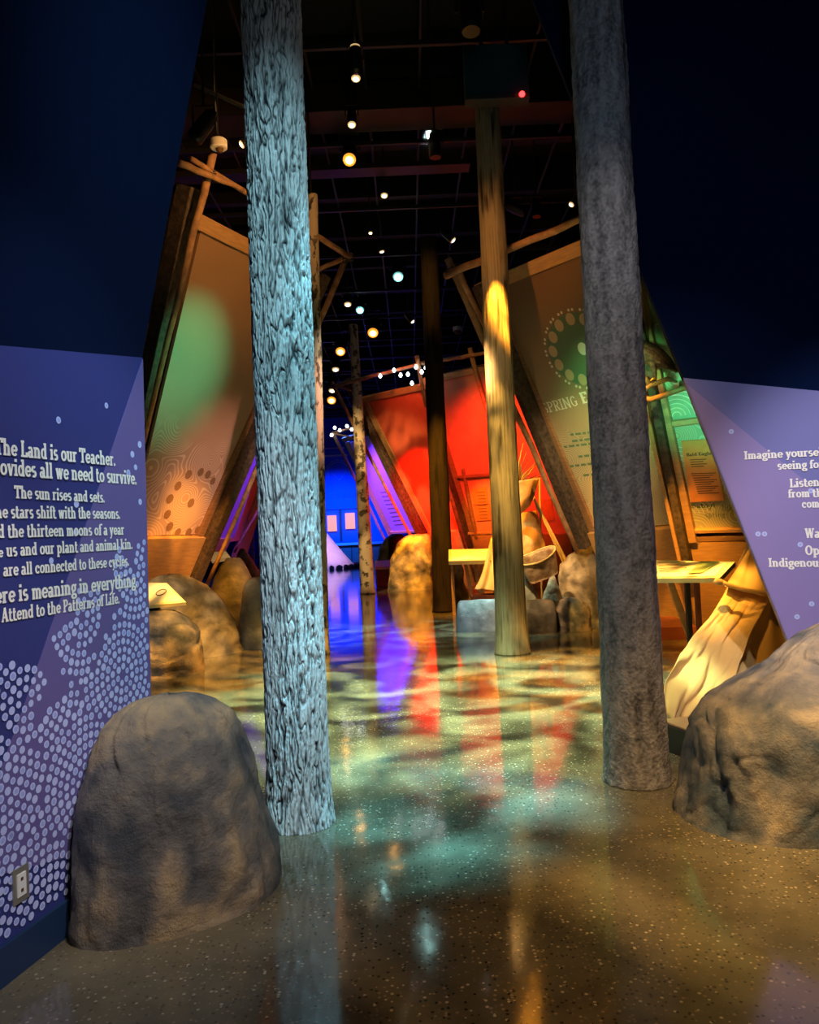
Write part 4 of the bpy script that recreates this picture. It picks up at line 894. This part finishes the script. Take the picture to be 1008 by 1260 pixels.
for i in range(6):
    z = .5 + i * .5; x0, x1 = W(306, 650, 22).x, W(342, 650, 22).x; obj('shelf', MB().box((x0, 22.1, z), (x1, 22.5, z + .05)), M['scroll'], bk)

# ---- blue end wall dressing
def bx(px0, py0, px1, py1, d, th): 
    a, b = W(px0, py1, d), W(px1, py0, d); return MB().box((min(a.x, b.x), d - th, min(a.z, b.z)), (max(a.x, b.x), d, max(a.z, b.z)))
BW = Pl(Vector((0, 41.9, 0)), -90, 0, -1)
mb = MB(); fit_text(mb, 'WINTER BOARD', BW, 400, 613, 438, 611, 6, serif=False, T=.16, t=.14, off=.02)
obj('lettering', mb, M['lav'], wall_back)
for p in ((403.5, 634, 414, 654), (425.5, 631, 436.5, 651)):
    o = tag(obj('glowing_notice', bx(*p, 41.85, .06), mat('lit_notice', (.12, .05, .02), .5, emit=(1, .36, .10), estr=1.1)), 'small orange lit notice on the blue end wall, ' + ('left one' if p[0] < 410 else 'right one beside the birch log'), 'notice')
for p in ((400, 550.5, 424, 552.5), (398, 559, 428, 562.5)): obj('wall_rail', bx(*p, 41.9, .08), M['plastic'], wall_back)
obj('wall_joint', bx(399, 625.5, 450, 627, 41.95, .04), M['ink'], wall_back)
obj('wall_joint', bx(418.5, 627, 420, 666, 41.95, .04), M['ink'], wall_back)
mb = MB(); c = W(417, 582, 41.9)
for rr in (.72, .6): mb.tube([c + Vector((cos(R(x)) * rr, 0, sin(R(x)) * rr)) for x in range(-20, 201, 11)], .012, 5, cap=False)
mb.tube([c + Vector((-.35, 0, 0)), c + Vector((0, 0, -.4)), c + Vector((.4, 0, .05))], .012, 5)
obj('arc_emblem', mb, M['paleprint'], wall_back)
tb = thing('counter', 'long low brown counter along the foot of the blue end wall', 'counter', (W(425, 690, 41).x, 41, 0))
a, b = W(395, 668, 41).x, W(520, 664, 41).x
obj('counter_top', MB().box((a, 40.7, 1.05), (b, 41.5, 1.17)), M['plastic'], tb); obj('counter_front', MB().box((a, 40.9, 0.0), (b, 41.4, 1.05)), M['oakd'], tb)
for x in (0.3, .6): obj('counter_joint', MB().box((a + (b - a) * x - .03, 40.86, 0.05), (a + (b - a) * x + .03, 40.9, 1.02)), M['ink'], tb)
# tipi and its stone ring
tc = W(378, 700, 37.6); tc.z = 0
tp = thing('tipi', 'pale lilac lit tipi before the blue end wall', 'tipi', tc)
mb = MB(); Ht = 3.4; seg = 40; zs = [i / 14 for i in range(15)]
for z in zs:
    rr = 2.35 * ((1 - z) ** 1.25) + .08
    for k in range(seg):
        a = 2 * pi * k / seg; q = rr * (1 + .03 * noise.noise(Vector((cos(a) * 3, sin(a) * 3, z * 2)))); mb.v.append(tc + Vector((cos(a) * q, sin(a) * q, z * Ht)))
for j in range(14):
    for k in range(seg): mb.f.append((j * seg + k, j * seg + (k + 1) % seg, (j + 1) * seg + (k + 1) % seg, (j + 1) * seg + k)); mb.m.append(0)
obj('canvas_cover', mb, M['tipi'], tp, smooth=True)
for k in range(6):
    a = k * pi / 3 + .3; obj('tent_pole', MB().tube([tc + Vector((cos(a) * .3, sin(a) * .3, Ht * .86)), tc + Vector((-cos(a) * .35, -sin(a) * .35, Ht * 1.18))], .03, 8), M['pole'], tp)
for k in range(16):
    a = -1.95 + k * .16; c = tc + Vector((cos(a) * 2.62, sin(a) * 2.62, .09))
    r = .12 + .05 * rnd.random(); mb = MB()
    mb.tube([c + Vector((0, 0, -.09)), c + Vector((0, 0, -.04)), c + Vector((0, 0, .05)), c + Vector((0, 0, .11))], [r * .8, r, r * .85, r * .35], 9, wob=.5, seed=k * 3)
    tag(obj('ring_stone', mb, M['rockD'], smooth=True), 'fist-sized dark stone in the ring around the foot of the tipi', 'stone', 'ring of stones round the tipi')

# ================================================================== SIGNS AND PLINTHS
def plinth(name, label, p0, p1, h, dep, mt, cat='plinth'):
    """front face foot along two floor pixels"""
    a, b = FL(*p0), FL(*p1); u = (b - a).normalized(); n = Vector((u.y, -u.x, 0));
    if n.y > 0: n = -n
    mb = MB(); top = Vector((0, 0, h)); bk = -n * dep
    mb.prism([a + top, b + top, b + top + bk, a + top + bk], Vector((0, 0, 1)), h); 
    return tag(obj(name, mb, mt), label, cat)
plinth('low_plinth', 'low reddish wood plinth at the foot of the left brown boulder', (150, 834), (222, 826), .14, .8, M['redwood'])
plinth('low_plinth', 'low reddish wood plinth below the right sign', (806, 788), (862, 786), .16, 1.2, M['redwood'])
def lectern(name, label, corners, dc, th, leg=None, face=None):
    """corners: four pixels with depths, far-left, far-right, near-right, near-left"""
    pts = [W(*c) for c in corners]; n = (pts[1] - pts[0]).cross(pts[3] - pts[0]).normalized()
    if n.z < 0: n = -n
    m = sum(pts, Vector()) / 4
    t = thing(name, label, 'sign', (m.x, m.y, 0))
    bd = obj('sign_board', MB().prism(pts, n, th), M['signboard'], t)
    ins = [m + (p - m) * .86 + n * .004 for p in pts]; obj('printed_face', MB().prism(ins, n, .003), M['signin'], bd)
    return t, pts, n, m, bd
t, pts, n, m, bd = lectern('reading_sign', 'cream tilted sign with a ring drawing beside the dotted wall edge', [(170, 717, 9.6), (205, 717, 9.6), (229, 741, 9.0), (170, 746, 8.9)], 0, .04)
obj('ring_print', MB().tube([m + n * .008 + Vector((.05 + cos(a) * .055, sin(a) * .09, -0.0 + sin(a) * .09 * -n.y / max(n.z, .1))) for a in [i * pi / 8 for i in range(17)]], .006, 5, cap=False), M['signink'], bd)
obj('post', MB().beam(Vector((m.x - .1, m.y + .1, 0)), Vector((m.x - .1, m.y + .1, m.z - .04)), .14, .1, (0, -1, 0)), M['rail'], t)
t, pts, n, m, bd = lectern('reading_sign', 'long yellow tilted sign above the draped canvas on the right', [(788, 689, 8.4), (905, 691, 7.8), (886, 711, 7.3), (788, 712, 7.9)], 0, .05)
u = (pts[2] - pts[3]).normalized(); vv = (pts[0] - pts[3]).normalized()
mb = MB()
for i in range(4): mb.beam(pts[3] + u * .22 + vv * (.42 - i * .08) + n * .012, pts[3] + u * (.52 - (i % 2) * .08) + vv * (.42 - i * .08) + n * .012, .014, .003, n, bev=.0005)
obj('sign_text', mb, M['signink'], bd)
obj('corner_print', MB().prism([pts[3].lerp(pts[2], .62) + vv * .1 + n * .01, pts[3].lerp(pts[2], .8) + vv * .12 + n * .01, pts[0].lerp(pts[1], .85) - vv * .03 + n * .01, pts[0].lerp(pts[1], .66) - vv * .03 + n * .01], n, .002), M['signgreen'], bd)
for px in (846, 858):
    q = W(px, 705, 7.9); obj('leg', MB().beam(Vector((q.x, q.y, 0)), Vector((q.x, q.y, q.z - .07)), .05, .05, (0, -1, 0)), M['plate' if px < 850 else 'redwood'], t)
q = W(830, 705, 8.2); obj('leg', MB().beam(Vector((q.x + .25, q.y + .1, 0)), Vector((q.x - .05, q.y, q.z - .08)), .07, .04, (0, -1, 0)), M['oak'], t)
t, pts, n, m, bd = lectern('reading_sign', 'long yellow sign table between the dark and the weathered log', [(552, 676, 14.4), (607, 675, 14.0), (604, 689, 13.2), (552, 690.5, 13.6)], 0, .07)
for px, dx in ((572, .14), (584, .1), (593, -.02), (556, 0)):
    q = W(px, 684, 13.9); obj('leg', MB().beam(Vector((q.x + dx, q.y, 0)), Vector((q.x, q.y, q.z - .09)), .06, .06, (0, -1, 0)), M['oak'], t)
t, pts, n, m, bd = lectern('reading_sign', 'small yellow-lit sign tucked between the left rafter and dark boulder', [(262, 679, 14.4), (278, 678, 14.2), (284, 686, 13.6), (260, 690, 13.6)], 0, .05)
obj('post', MB().beam(Vector((m.x, m.y, 0)), Vector((m.x, m.y, m.z - .05)), .12, .1, (0, -1, 0)), M['rail'], t)
t, pts, n, m, bd = lectern('reading_sign', 'small wood sign box beside the gold-lit square boulder', [(462, 690, 22.5), (480, 689, 22.5), (480, 697, 22), (461, 698, 22)], 0, .08)
a, b = W(463, 700, 22.3), W(479, 716, 22.3); obj('cabinet_base', MB().box((a.x, 22.1, 0.02), (b.x, 22.6, m.z - .12)), M['redwood'], t)

# deck and small things before the red panels
a = FL(556, 742); b = FL(612, 738)
plinth('low_deck', 'amber lit wood deck under the central sign', (552, 743), (640, 739), .17, 1.8, M['oakd'], 'deck')
q = W(594, 733, 12.9)
tr = thing('wooden_tray', 'reddish wooden tray on the stone bench side of the deck', 'tray', (q.x, q.y, q.z - .09))
obj('tray_bottom', MB().box((q.x - .2, q.y - .2, q.z - .09), (q.x + .24, q.y + .2, q.z - .07)), M['redwood'], tr)
for sx in ((-.2, -.18), (.22, .24)): obj('tray_side', MB().box((q.x + sx[0], q.y - .2, q.z - .07), (q.x + sx[1], q.y + .2, q.z + .02)), M['redwood'], tr)
for sy in ((-.2, -.18), (.18, .2)): obj('tray_side', MB().box((q.x - .18, q.y + sy[0], q.z - .07), (q.x + .22, q.y + sy[1], q.z + .02)), M['redwood'], tr)

# ================================================================== CANVAS TENT ON THE RIGHT
pa, pb_, pc = FL(812, 921), FL(862, 941), FL(1040, 1010)
u = (pb_ - pa).normalized(); n = Vector((u.y, -u.x, 0)); n = -n if n.y > 0 else n
topz = .17; far = pa - n * 2.0; end = pa + u * 1.1
tag(obj('low_plinth', MB().prism([pa + Vector((0, 0, topz)), end + Vector((0, 0, topz)), end - n * 2 + Vector((0, 0, topz)), far + Vector((0, 0, topz))], (0, 0, 1), topz), [M['plate']]), 'low black-sided plinth under the draped yellow canvas', 'plinth')
tag(obj('floor_mat', MB().prism([pa + Vector((.02, .03, topz + .012)), end + Vector((0, .03, topz + .012)), end - n * 1.9 + Vector((0, 0, topz + .012)), far + Vector((.02, 0, topz + .012))], (0, 0, 1), .01), M['oak']), 'tan board lying on the black plinth under the canvas', 'board')
ct = thing('canvas_tent', 'draped yellow canvas tent between the thick grey trunk and right boulder', 'tent', (W(880, 860, 5.8).x, 5.8, topz + .012))
def bez(P, t):
    P = [Vector(p) for p in P]
    while len(P) > 1: P = [P[i].lerp(P[i + 1], t) for i in range(len(P) - 1)]
    return P[0]
Lc = [W(896, 722, 6.25), W(868, 780, 6.1), W(815, 800, 5.7), W(817, 874, 5.35)]      # left hem
Rc = [W(950, 736, 6.1), W(905, 790, 5.9), W(915, 850, 5.4), W(866, 905, 5.15)]      # right fold
def front(uu, v):
    a, b = bez(Lc, v), bez(Rc, v); p = a.lerp(b, uu)
    wv = noise.noise(Vector((uu * 2.2, v * 2.5, 7))) * 3
    fold = (sin(uu * 13 + v * 5 + wv) * .45 + sin(uu * 27 + 1.3 - v * 6 + wv * 2) * .22 + noise.noise(Vector((uu * 5, v * 5, 2))) * 1.1 + noise.noise(Vector((uu * 14 + v * 5, v * 9, 5))) * .4) * .035 * (0.35 + v)
    sag = -.05 * sin(uu * pi) * v
    return p + Vector((0, -fold, sag))
obj('front_flap', MB().grid(front, 60, 50), M['cloth'], ct, smooth=True, solid=.006)
Lb = [W(950, 736, 6.14), W(905, 790, 5.98), W(915, 850, 5.5), W(870, 900, 5.3)]
Rb = [W(950, 732, 6.14), W(985, 790, 6.0), W(1010, 850, 5.9), W(1040, 900, 5.8)]
obj('side_sheet', MB().grid(lambda a, v: bez(Lb, v).lerp(bez(Rb, v), a) + Vector((0, .03 + .02 * sin(a * 9 + v * 2), 0)), 30, 30), M['cloth'], ct, smooth=True, solid=.006)
Lt = [W(922, 676, 6.5), W(908, 700, 6.4), W(892, 722, 6.2)]; Rtp = [W(926, 676, 6.5), W(934, 700, 6.3), W(952, 737, 6.05)]
obj('peak_cover', MB().grid(lambda a, v: bez(Lt, v).lerp(bez(Rtp, v), a) + Vector((0, -.04 * sin(a * pi) - .02 * sin(a * 11), 0)), 24, 20), M['cloth'], ct, smooth=True, solid=.006)
rp_ = [W(888, 716, 6.1), W(905, 724, 6.0), W(930, 731, 5.98), W(956, 729, 6.0)]
obj('tie_rope', MB().tube([bez(rp_, i / 10) for i in range(11)], .018, 8), M['cloth'], ct, smooth=True)
kc = W(885, 717, 6.1); obj('rope_knot', MB().tube([kc + Vector((-.04, 0, 0)), kc + Vector((-.02, 0, 0.01)), kc + Vector((.02, 0, 0)), kc + Vector((.05, 0, -.005))], [.012, .032, .028, .012], 10), M['cloth'], ct, smooth=True)
pk = W(922, 672, 6.55); 
obj('ridge_pole', MB().tube([pk + Vector((0, .0, .02)), Vector((pk.x + .35, pk.y + .4, topz + .02))], .025, 8), M['pole'], ct, smooth=True)
obj('ridge_pole', MB().tube([pk + Vector((0.02, .02, .02)), Vector((pk.x - .25, pk.y + .7, topz + .02))], .025, 8), M['pole'], ct, smooth=True)

# ================================================================== EAGLE AND BRANCH
bd_ = 9.0
br = thing('perch_branch', 'debarked forked branch carrying the eagle beside the grey trunk', 'branch', W(800, 480, bd_))
mb = MB(); mb.tube([W(740, 476, bd_), W(770, 488, bd_), (W(800, 492, bd_)), W(818, 486, bd_), W(838, 478, bd_), W(860, 474, bd_ + .1)], [.045, .042, .036, .030, .036, .02], 12, wob=.35, seed=3); obj('main_limb', mb, M['branch'], br, smooth=True)
mb = MB(); mb.tube([W(786, 486, bd_), W(800, 474, bd_ - .05), W(822, 466, bd_ - .05), W(833, 470, bd_)], [.02, .03, .032, .014], 10, wob=.35, seed=8); obj('side_limb', mb, M['branch'], br, smooth=True)
mb = MB(); mb.tube([W(800, 474, bd_), W(790, 462, bd_), W(776, 452, bd_)], [.04, .035, .02], 10, wob=.3, seed=9); obj('side_limb', mb, M['branch'], br, smooth=True)
obj('bracket', MB().tube([W(838, 478, bd_), DN.at(838, 470, 0.02)], .02, 8), M['branch'], br)
eg = thing('eagle', 'mounted brown eagle perched on the forked branch facing left', 'bird', W(812, 466, bd_ - .05))
def blob(ctrs, rads, seg=18, wob=.08, seed=0):
    mb = MB(); mb.tube(ctrs, rads, seg, wob=wob, seed=seed); return mb
sp = [W(x, y, bd_ - .05) for x, y in ((763, 424), (772, 422), (782, 427), (796, 434), (810, 441), (822, 447), (830, 452))]
obj('body', blob(sp, [.03, .065, .10, .125, .11, .07, .03]), M['feather'], eg, smooth=True)
hd = [W(x, y, bd_ - .05) for x, y in ((751, 416), (755, 414), (761, 413), (769, 417), (775, 422))]
obj('head', blob(hd, [.015, .045, .055, .06, .06]), M['feather_w'], eg, smooth=True)
obj('beak', blob([W(x, y, bd_ - .05) for x, y in ((752, 415), (748, 415), (744.5, 417), (743.5, 420))], [.028, .024, .015, .003]), M['beak'], eg, smooth=True)
for s_ in (-1, 1):
    e = W(755.5, 413.5, bd_ - .05 + s_ * .042); obj('eye', blob([e + Vector((-.008, 0, 0)), e, e + Vector((.008, 0, 0))], [.003, .009, .003], 8, 0), M['ink'], eg)
for s_ in (-1, 1):
    for k in range(9):
        y0, y1 = 425 + k * 1.9, 436 + k * 2.3
        a, b = W(780 + k * 2.5, y0, bd_ - .05 + s_ * .11), W(809 + k * 2.3, y1, bd_ - .05 + s_ * (.10 - k * .004))
        obj('wing_feather', blob([a, a.lerp(b, .4), a.lerp(b, .8), b], [.012, .03, .026, .004], 8, .1, k), M['feather'], eg, smooth=True)
for k in range(6):
    a = W(816, 446, bd_ - .09 + k * .02); b = W(833 + (k % 2), 458 - k * .8, bd_ - .13 + k * .035)
    obj('tail_feather', blob([a, a.lerp(b, .5), b], [.015, .028, .012], 8, .05, k), M['feather'], eg, smooth=True)
for s_ in (-1, 1):
    a = W(802 + s_, 444, bd_ - .05 + s_ * .05)
    obj('leg', blob([a, W(804, 452, a.y), W(806, 460, a.y), W(807, 466, a.y)], [.045, .036, .024, .014], 12, .15), M['feather'], eg, smooth=True)
    for q in (-1, 0, 1):
        f = W(807, 466.5, a.y); obj('talon', blob([f, f + Vector((-.04, q * .02, .005)), f + Vector((-.065, q * .03, -.02))], [.014, .011, .003], 8, 0), M['beak'], eg, smooth=True)

# ================================================================== BASKET, HIDE AND DRY GRASS
d0 = 11.2; c = W(657, 700, d0)
bk = thing('bark_basket', 'tilted birch bark basket with a laced rim on the stones', 'basket', W(664, 722, d0))
ux = (W(684, 676, d0) - W(640, 694, d0)).normalized(); uy = Vector((0, 1, 0)); uz = ux.cross(uy).normalized(); uz = uz if uz.z > 0 else -uz
uz = (uz + Vector((0, -.35, 0))).normalized(); uy = uz.cross(ux).normalized()
rim = W(660, 686, d0)
def bsk(mb, flip, sc_=1.0):
    o = len(mb.v); S = 36
    for j in range(9):
        t = j / 8; rx = (.30 - .07 * t) * sc_; ry = (.20 - .03 * t) * sc_; pp_ = 2 + 2.0 * t
        for k in range(S):
            a = 2 * pi * k / S; ca, sa = cos(a), sin(a); q = (abs(ca) ** pp_ + abs(sa) ** pp_) ** (-1 / pp_)
            mb.v.append(rim + ux * (ca * rx * q) + uy * (sa * ry * q) - uz * (t * .30 * (1 if sc_ == 1 else .95)) + uz * .04 * ca * ca * (1 - t))
    for j in range(8):
        for k in range(S):
            f = (o + j * S + k, o + j * S + (k + 1) % S, o + (j + 1) * S + (k + 1) % S, o + (j + 1) * S + k); mb.f.append(f[::-1] if not flip else f); mb.m.append(0)
    mb.f.append(tuple(o + 8 * S + k for k in range(S))); mb.m.append(0)
    return mb
obj('basket_wall', bsk(MB(), False), M['birchskin'], bk, smooth=True, solid=.008)
obj('laced_rim', MB().tube([rim + ux * cos(a) * .305 + uy * sin(a) * .205 + uz * (.005 + .04 * cos(a) ** 2) for a in [2 * pi * i / 36 for i in range(37)]], .013, 8, cap=False, wob=.5), M['straw'], bk, smooth=True)
rock('stone', 'smooth pale stone leaning by the weathered log beside the basket', [(742, 636, 662), (732, 636, 662), (720, 637, 655), (712, 639, 648), (708, 641, 645)], 11.3, 0.7, M['rockE'], .012, 30, 20, seed=71)
# orange hide on sticks
d1 = 13.0
hd = thing('stretched_hide', 'orange hide sheets draped on crossed sticks right of the weathered log', 'hide', (W(660, 720, d1).x, d1, 0))
def sheet(P00, P10, P01, P11, bul, nm, sd):
    def f(a, b): 
        p = P00.lerp(P10, a).lerp(P01.lerp(P11, a), b); return p + Vector((0, -bul * sin(a * pi) * sin(b * pi * .8 + .3) - .05 * noise.noise(Vector((a * 3, b * 3, sd))), -.05 * sin(b * pi)))
    obj(nm, MB().grid(f, 20, 20), M['hide'], hd, smooth=True, solid=.006)
sheet(W(636, 592, d1), W(663, 588, d1 - .2), W(636, 636, d1), W(652, 622, d1), .12, 'upper_hide', 1)
sheet(W(636, 632, d1 + .3), W(660, 628, d1 + .3), W(634, 690, d1 - .1), W(676, 684, d1), .2, 'lower_hide', 4)
for a, b, r in (((654, 606, 13.1), (722, 757, 12.6), .022), ((661, 622, 13.1), (730, 757, 12.6), .03), ((664, 588, 13.2), (667, 753, 13.1), .018), ((640, 600, 13.1), (668, 560, 13.4), .012)):
    A, B = W(*a), W(*b); obj('stick', MB().tube([A, A.lerp(B, .5) + Vector((0, 0, .02)), B], [r, r, r * .8], 8), M['straw'], hd, smooth=True)
gr = thing('grass_bundle', 'spray of dry grass stalks above the orange hide', 'grass', (W(640, 610, 13.1).x, 13.15, W(640, 620, 13).z))
for k, (x, y) in enumerate(((636, 560), (642, 552), (648, 556), (653, 566), (655, 574), (657, 580), (664, 583), (672, 584), (644, 545), (659, 570))):
    A = W(637 + k % 3, 610 - (k % 3) * 3, 13.15); B = W(x, y, 13.15 + (k % 4) * .1 - .1)
    md = A.lerp(B, .5) + Vector((-.03, 0, .08)); obj('stalk', MB().tube([A, md, B], [.014, .014, .003], 6), M['straw'], gr, smooth=True)
# long sticks lying by the hide
# small tent-like cloth left of the weathered log
sc_t = thing('small_canvas_drape', 'small yellow cloth draped to a point on the deck, left of the weathered log', 'cloth', (W(600, 722, 13.1).x, 13.1, .17))
def f(a, b):
    p = W(604, 662, 13.4).lerp(W(616, 662, 13.4), a).lerp(W(584, 725, 12.9).lerp(W(625, 728, 12.9), a), b ** .9)
    p = p + Vector((0, -.05 * sin(a * 14) * b, -.12 * sin(b * pi))) ; return p
obj('cloth_sheet', MB().grid(f, 30, 20), M['cloth'], sc_t, smooth=True, solid=.006)
obj('support_stick', MB().tube([W(606, 660, 13.45), Vector((W(608, 725, 13.5).x, 13.5, .18))], .02, 8), M['pole'], sc_t)

# ================================================================== OVERHEAD FIXTURES
q = W(608, 100, 8.9)
bxo = thing('hanging_box', 'dark square projector box hung above the weathered log, with a red light', 'projector', q + Vector((0, 0, -.3)))
ca, sa = cos(R(4)), sin(R(4))
x0, x1 = W(570, 100, 8.9).x, W(647, 100, 8.9).x; z0, z1 = W(608, 130, 8.9).z, W(608, 68, 8.9).z
obj('case', MB().box((x0, 8.7, z0), (x1, 8.86, z1)), M['box'], bxo); obj('lower_rim', MB().box((x0, 8.68, z0 - .04), (x1, 8.86, z0)), M['darkrim'], bxo)
obj('indicator', MB().tube([Vector((W(643, 131, 8.68).x, y_, z0 - .01)) for y_ in (8.685, 8.67, 8.65, 8.635)], [.03, .034, .028, .008], 12), M['led'], bxo)
for x in (.3, .7): obj('hanger_rod', MB().tube([(x0 + (x1 - x0) * x, 8.78, z1), (x0 + (x1 - x0) * x, 8.78, 8.6)], .02, 8), M['rail'], bxo)

def fixture(px, py, d, label, mt, face='down', s=1.0, tilt=None, group='track spotlights', hang=True):
    c = W(px, py, d); k = 1.0 * s
    t = thing('track_spotlight', label, 'spotlight', c, None)
    tv = Vector(tilt or (0, -.35, -1)).normalized()
    obj('housing', MB().tube([c - tv * .02 * k, c - tv * .05 * k, c - tv * .20 * k, c - tv * .34 * k, c - tv * .38 * k], [.075 * k, .085 * k, .085 * k, .07 * k, .03 * k], 16), M['fix'], t, smooth=False)
    if mt is not None:
        rg = {'amber_lamp': 'ringA', 'cool_lamp': 'ringW'}.get(mt.name, 'ringN')
        obj('halo_ring', MB().tube([c - tv * .015 * k, c + tv * .006 * k], [.072 * k, .068 * k], 18), M[rg], t)  # glowing ring added to imitate the halo round the lens
        obj('lens', MB().tube([c + tv * .004 * k, c + tv * .016 * k], [.042 * k, .036 * k], 16), mt, t)
    top = min(8.5, max(c.z + .5, 7.4))
    a = c - tv * .2 * k
    obj('yoke', MB().tube([a + Vector((-.11 * k, 0, 0)), a + Vector((-.11 * k, 0, .2 * k)), a + Vector((.11 * k, 0, .2 * k)), a + Vector((.11 * k, 0, 0))], .012 * k, 6), M['fix'], t)
    if hang: obj('drop_rod', MB().tube([a + Vector((0, 0, .2 * k)), Vector((a.x, a.y, 8.6))], .014, 6), M['rail'], t)
    return t
def dz(py): return 5.5 * 940 / (657 - py)
L_ = ((437, 57, 8.6, 'lampN', 'bright warm spotlight highest in the row above the hall', .8, (0, -.1, 1)), (438, 97, 9.4, 'lampN', 'spotlight hung just below the highest lamp', .8, (0, -.2, -1)),
      (433, 154, 10.4, 'lampN', 'warm spotlight just above the big amber lamp', .8, None), (430, 197, 11.2, 'lampA', 'big amber spotlight glowing brightest overhead', 1.35, (0, -.8, -1)),
      (473, 241, 12.4, 'lampN', 'small warm spotlight right of the big amber lamp', .8, None), (490, 341, 16.3, 'lampW', 'cool white round spotlight left of the dark log top', 1.55, (0, -.9, -1)),
      (428, 375, 18.5, 'lampN', 'pale warm spotlight just above the birch log top', 1.2, None), (443, 382, 19.0, 'lampW', 'cool white spotlight touching the birch log top', 1.4, (0, -.9, -1)),
      (459, 410, 20.6, 'lampA', 'amber spotlight right of the birch log top', 2.0, (0, -.9, -1)), (419, 433, 22.8, 'lampA', 'amber spotlight left of the birch log', 2.0, (0, -.9, -1)),
      (413, 455, 25, 'lampN', 'small warm spotlight below the left amber lamp', 1.6, None), (408, 493, 30, 'lampA', 'lowest amber spotlight far back above the end wall', 2.4, (0, -.9, -1)),
      (409, 481, 27.5, 'lampN', 'small lamp right above the lowest amber spotlight', 1.8, None),
      (456, 287, 14, 'lampN', 'dim spotlight hanging left of the dark log', .5, None))
for x, y, d, m_, lb, s_, tl in L_: fixture(x, y, d, lb, M[m_], s=s_, tilt=tl)
fixture(237, 174, 7.6, 'black tilted spotlight above the left pole frame', None, s=1.0, tilt=(-.62, 0, -.8))
fixture(297, 178, 8.4, 'short lit spotlight touching the pale furrowed log', M['lampN'], s=.6, tilt=(-.8, -.2, -.5))
fixture(536, 196, 10, 'unlit cylinder spotlight left of the weathered log top', None, s=1.0, tilt=(0, 0, -1))
fixture(580, 42, 7.4, 'unlit round downlight above the hanging box', None, s=1.2, tilt=(0, -.1, -1))
fixture(558, 296, 15, 'angled spotlight right of the dark log top', M['star'], s=.9, tilt=(.7, 0, -.7))
fixture(647, 262, 12, 'black spotlight between the two right-hand logs', None, s=.9, tilt=(.8, -.1, -.4))
fixture(661, 268, 12.5, 'second black spotlight between the two right-hand logs, beside the pole', None, s=.9, tilt=(0, -.1, -1))
fixture(703, 252, 11, 'spotlight half hidden at the left edge of the thick grey trunk', M['star'], s=.6, tilt=(-.6, -.2, -.7))
fixture(470, 310, 14.5, 'slim spotlight left of the cool white lamp', M['star'], s=.7, tilt=(.2, 0, -1))
fixture(508, 396, 19, 'twin-headed spotlight against the dark log', M['star'], s=.8, tilt=(.6, -.1, -.8))
cm = W(269, 178, 8.2)
t = thing('ceiling_sensor', 'white round drum sensor hanging over the left poles', 'sensor', cm)
obj('drum', MB().tube([cm + Vector((0, 0, -.045)), cm + Vector((0, 0, -.035)), cm + Vector((0, 0, .045)), cm + Vector((0, 0, .055))], [.08, .092, .092, .08], 24), M['plastic'], t)
obj('eye', MB().tube([cm + Vector((.01, 0, -.09)), cm + Vector((.01, 0, -.06)), cm + Vector((.01, 0, -.045))], [.02, .04, .045], 14), M['ink'], t)
obj('drop_cable', MB().tube([cm + Vector((0, 0, .05)), cm + Vector((0, 0, 1.2)), Vector((cm.x, cm.y, 8.6))], .009, 6), M['rail'], t)
cm = W(563, 407, 20)
t = thing('dome_camera', 'small white dome camera right of the dark log', 'camera', cm)
obj('housing', MB().tube([cm + Vector((0, 0, 0)), cm + Vector((0, 0, .1))], [.12, .12], 16), M['plastic'], t); obj('dome', MB().tube([cm + Vector((0, 0, -.1)), cm + Vector((0, 0, -.06)), cm], [.03, .08, .1], 14), M['ink'], t)
obj('drop_rod', MB().tube([cm + Vector((0, 0, .1)), Vector((cm.x, cm.y, 8.6))], .012, 6), M['rail'], t)
cm = W(386, 320, 10.5)
t = thing('loudspeaker', 'grey hanging loudspeaker right of the pale furrowed log', 'speaker', cm)
obj('cabinet', MB().box((cm.x - .10, cm.y - .1, cm.z - .14), (cm.x + .07, cm.y + .1, cm.z + .14)), M['grey'], t); obj('bracket', MB().tube([cm + Vector((0, 0, .14)), Vector((cm.x, cm.y, 8.5))], .012, 6), M['rail'], t)
a, b = W(240, 105, 8.6), W(306, 134, 8.0)
t = thing('hanging_rail', 'thin sloping rail above the left pole frame', 'rail', a)
obj('rail_tube', MB().tube([a, b], .022, 8), M['grey'], t); obj('wire', MB().tube([W(262, 0, 8.4), W(264, 112, 8.4), W(268, 165, 8.4)], .008, 6), M['grey'], t)
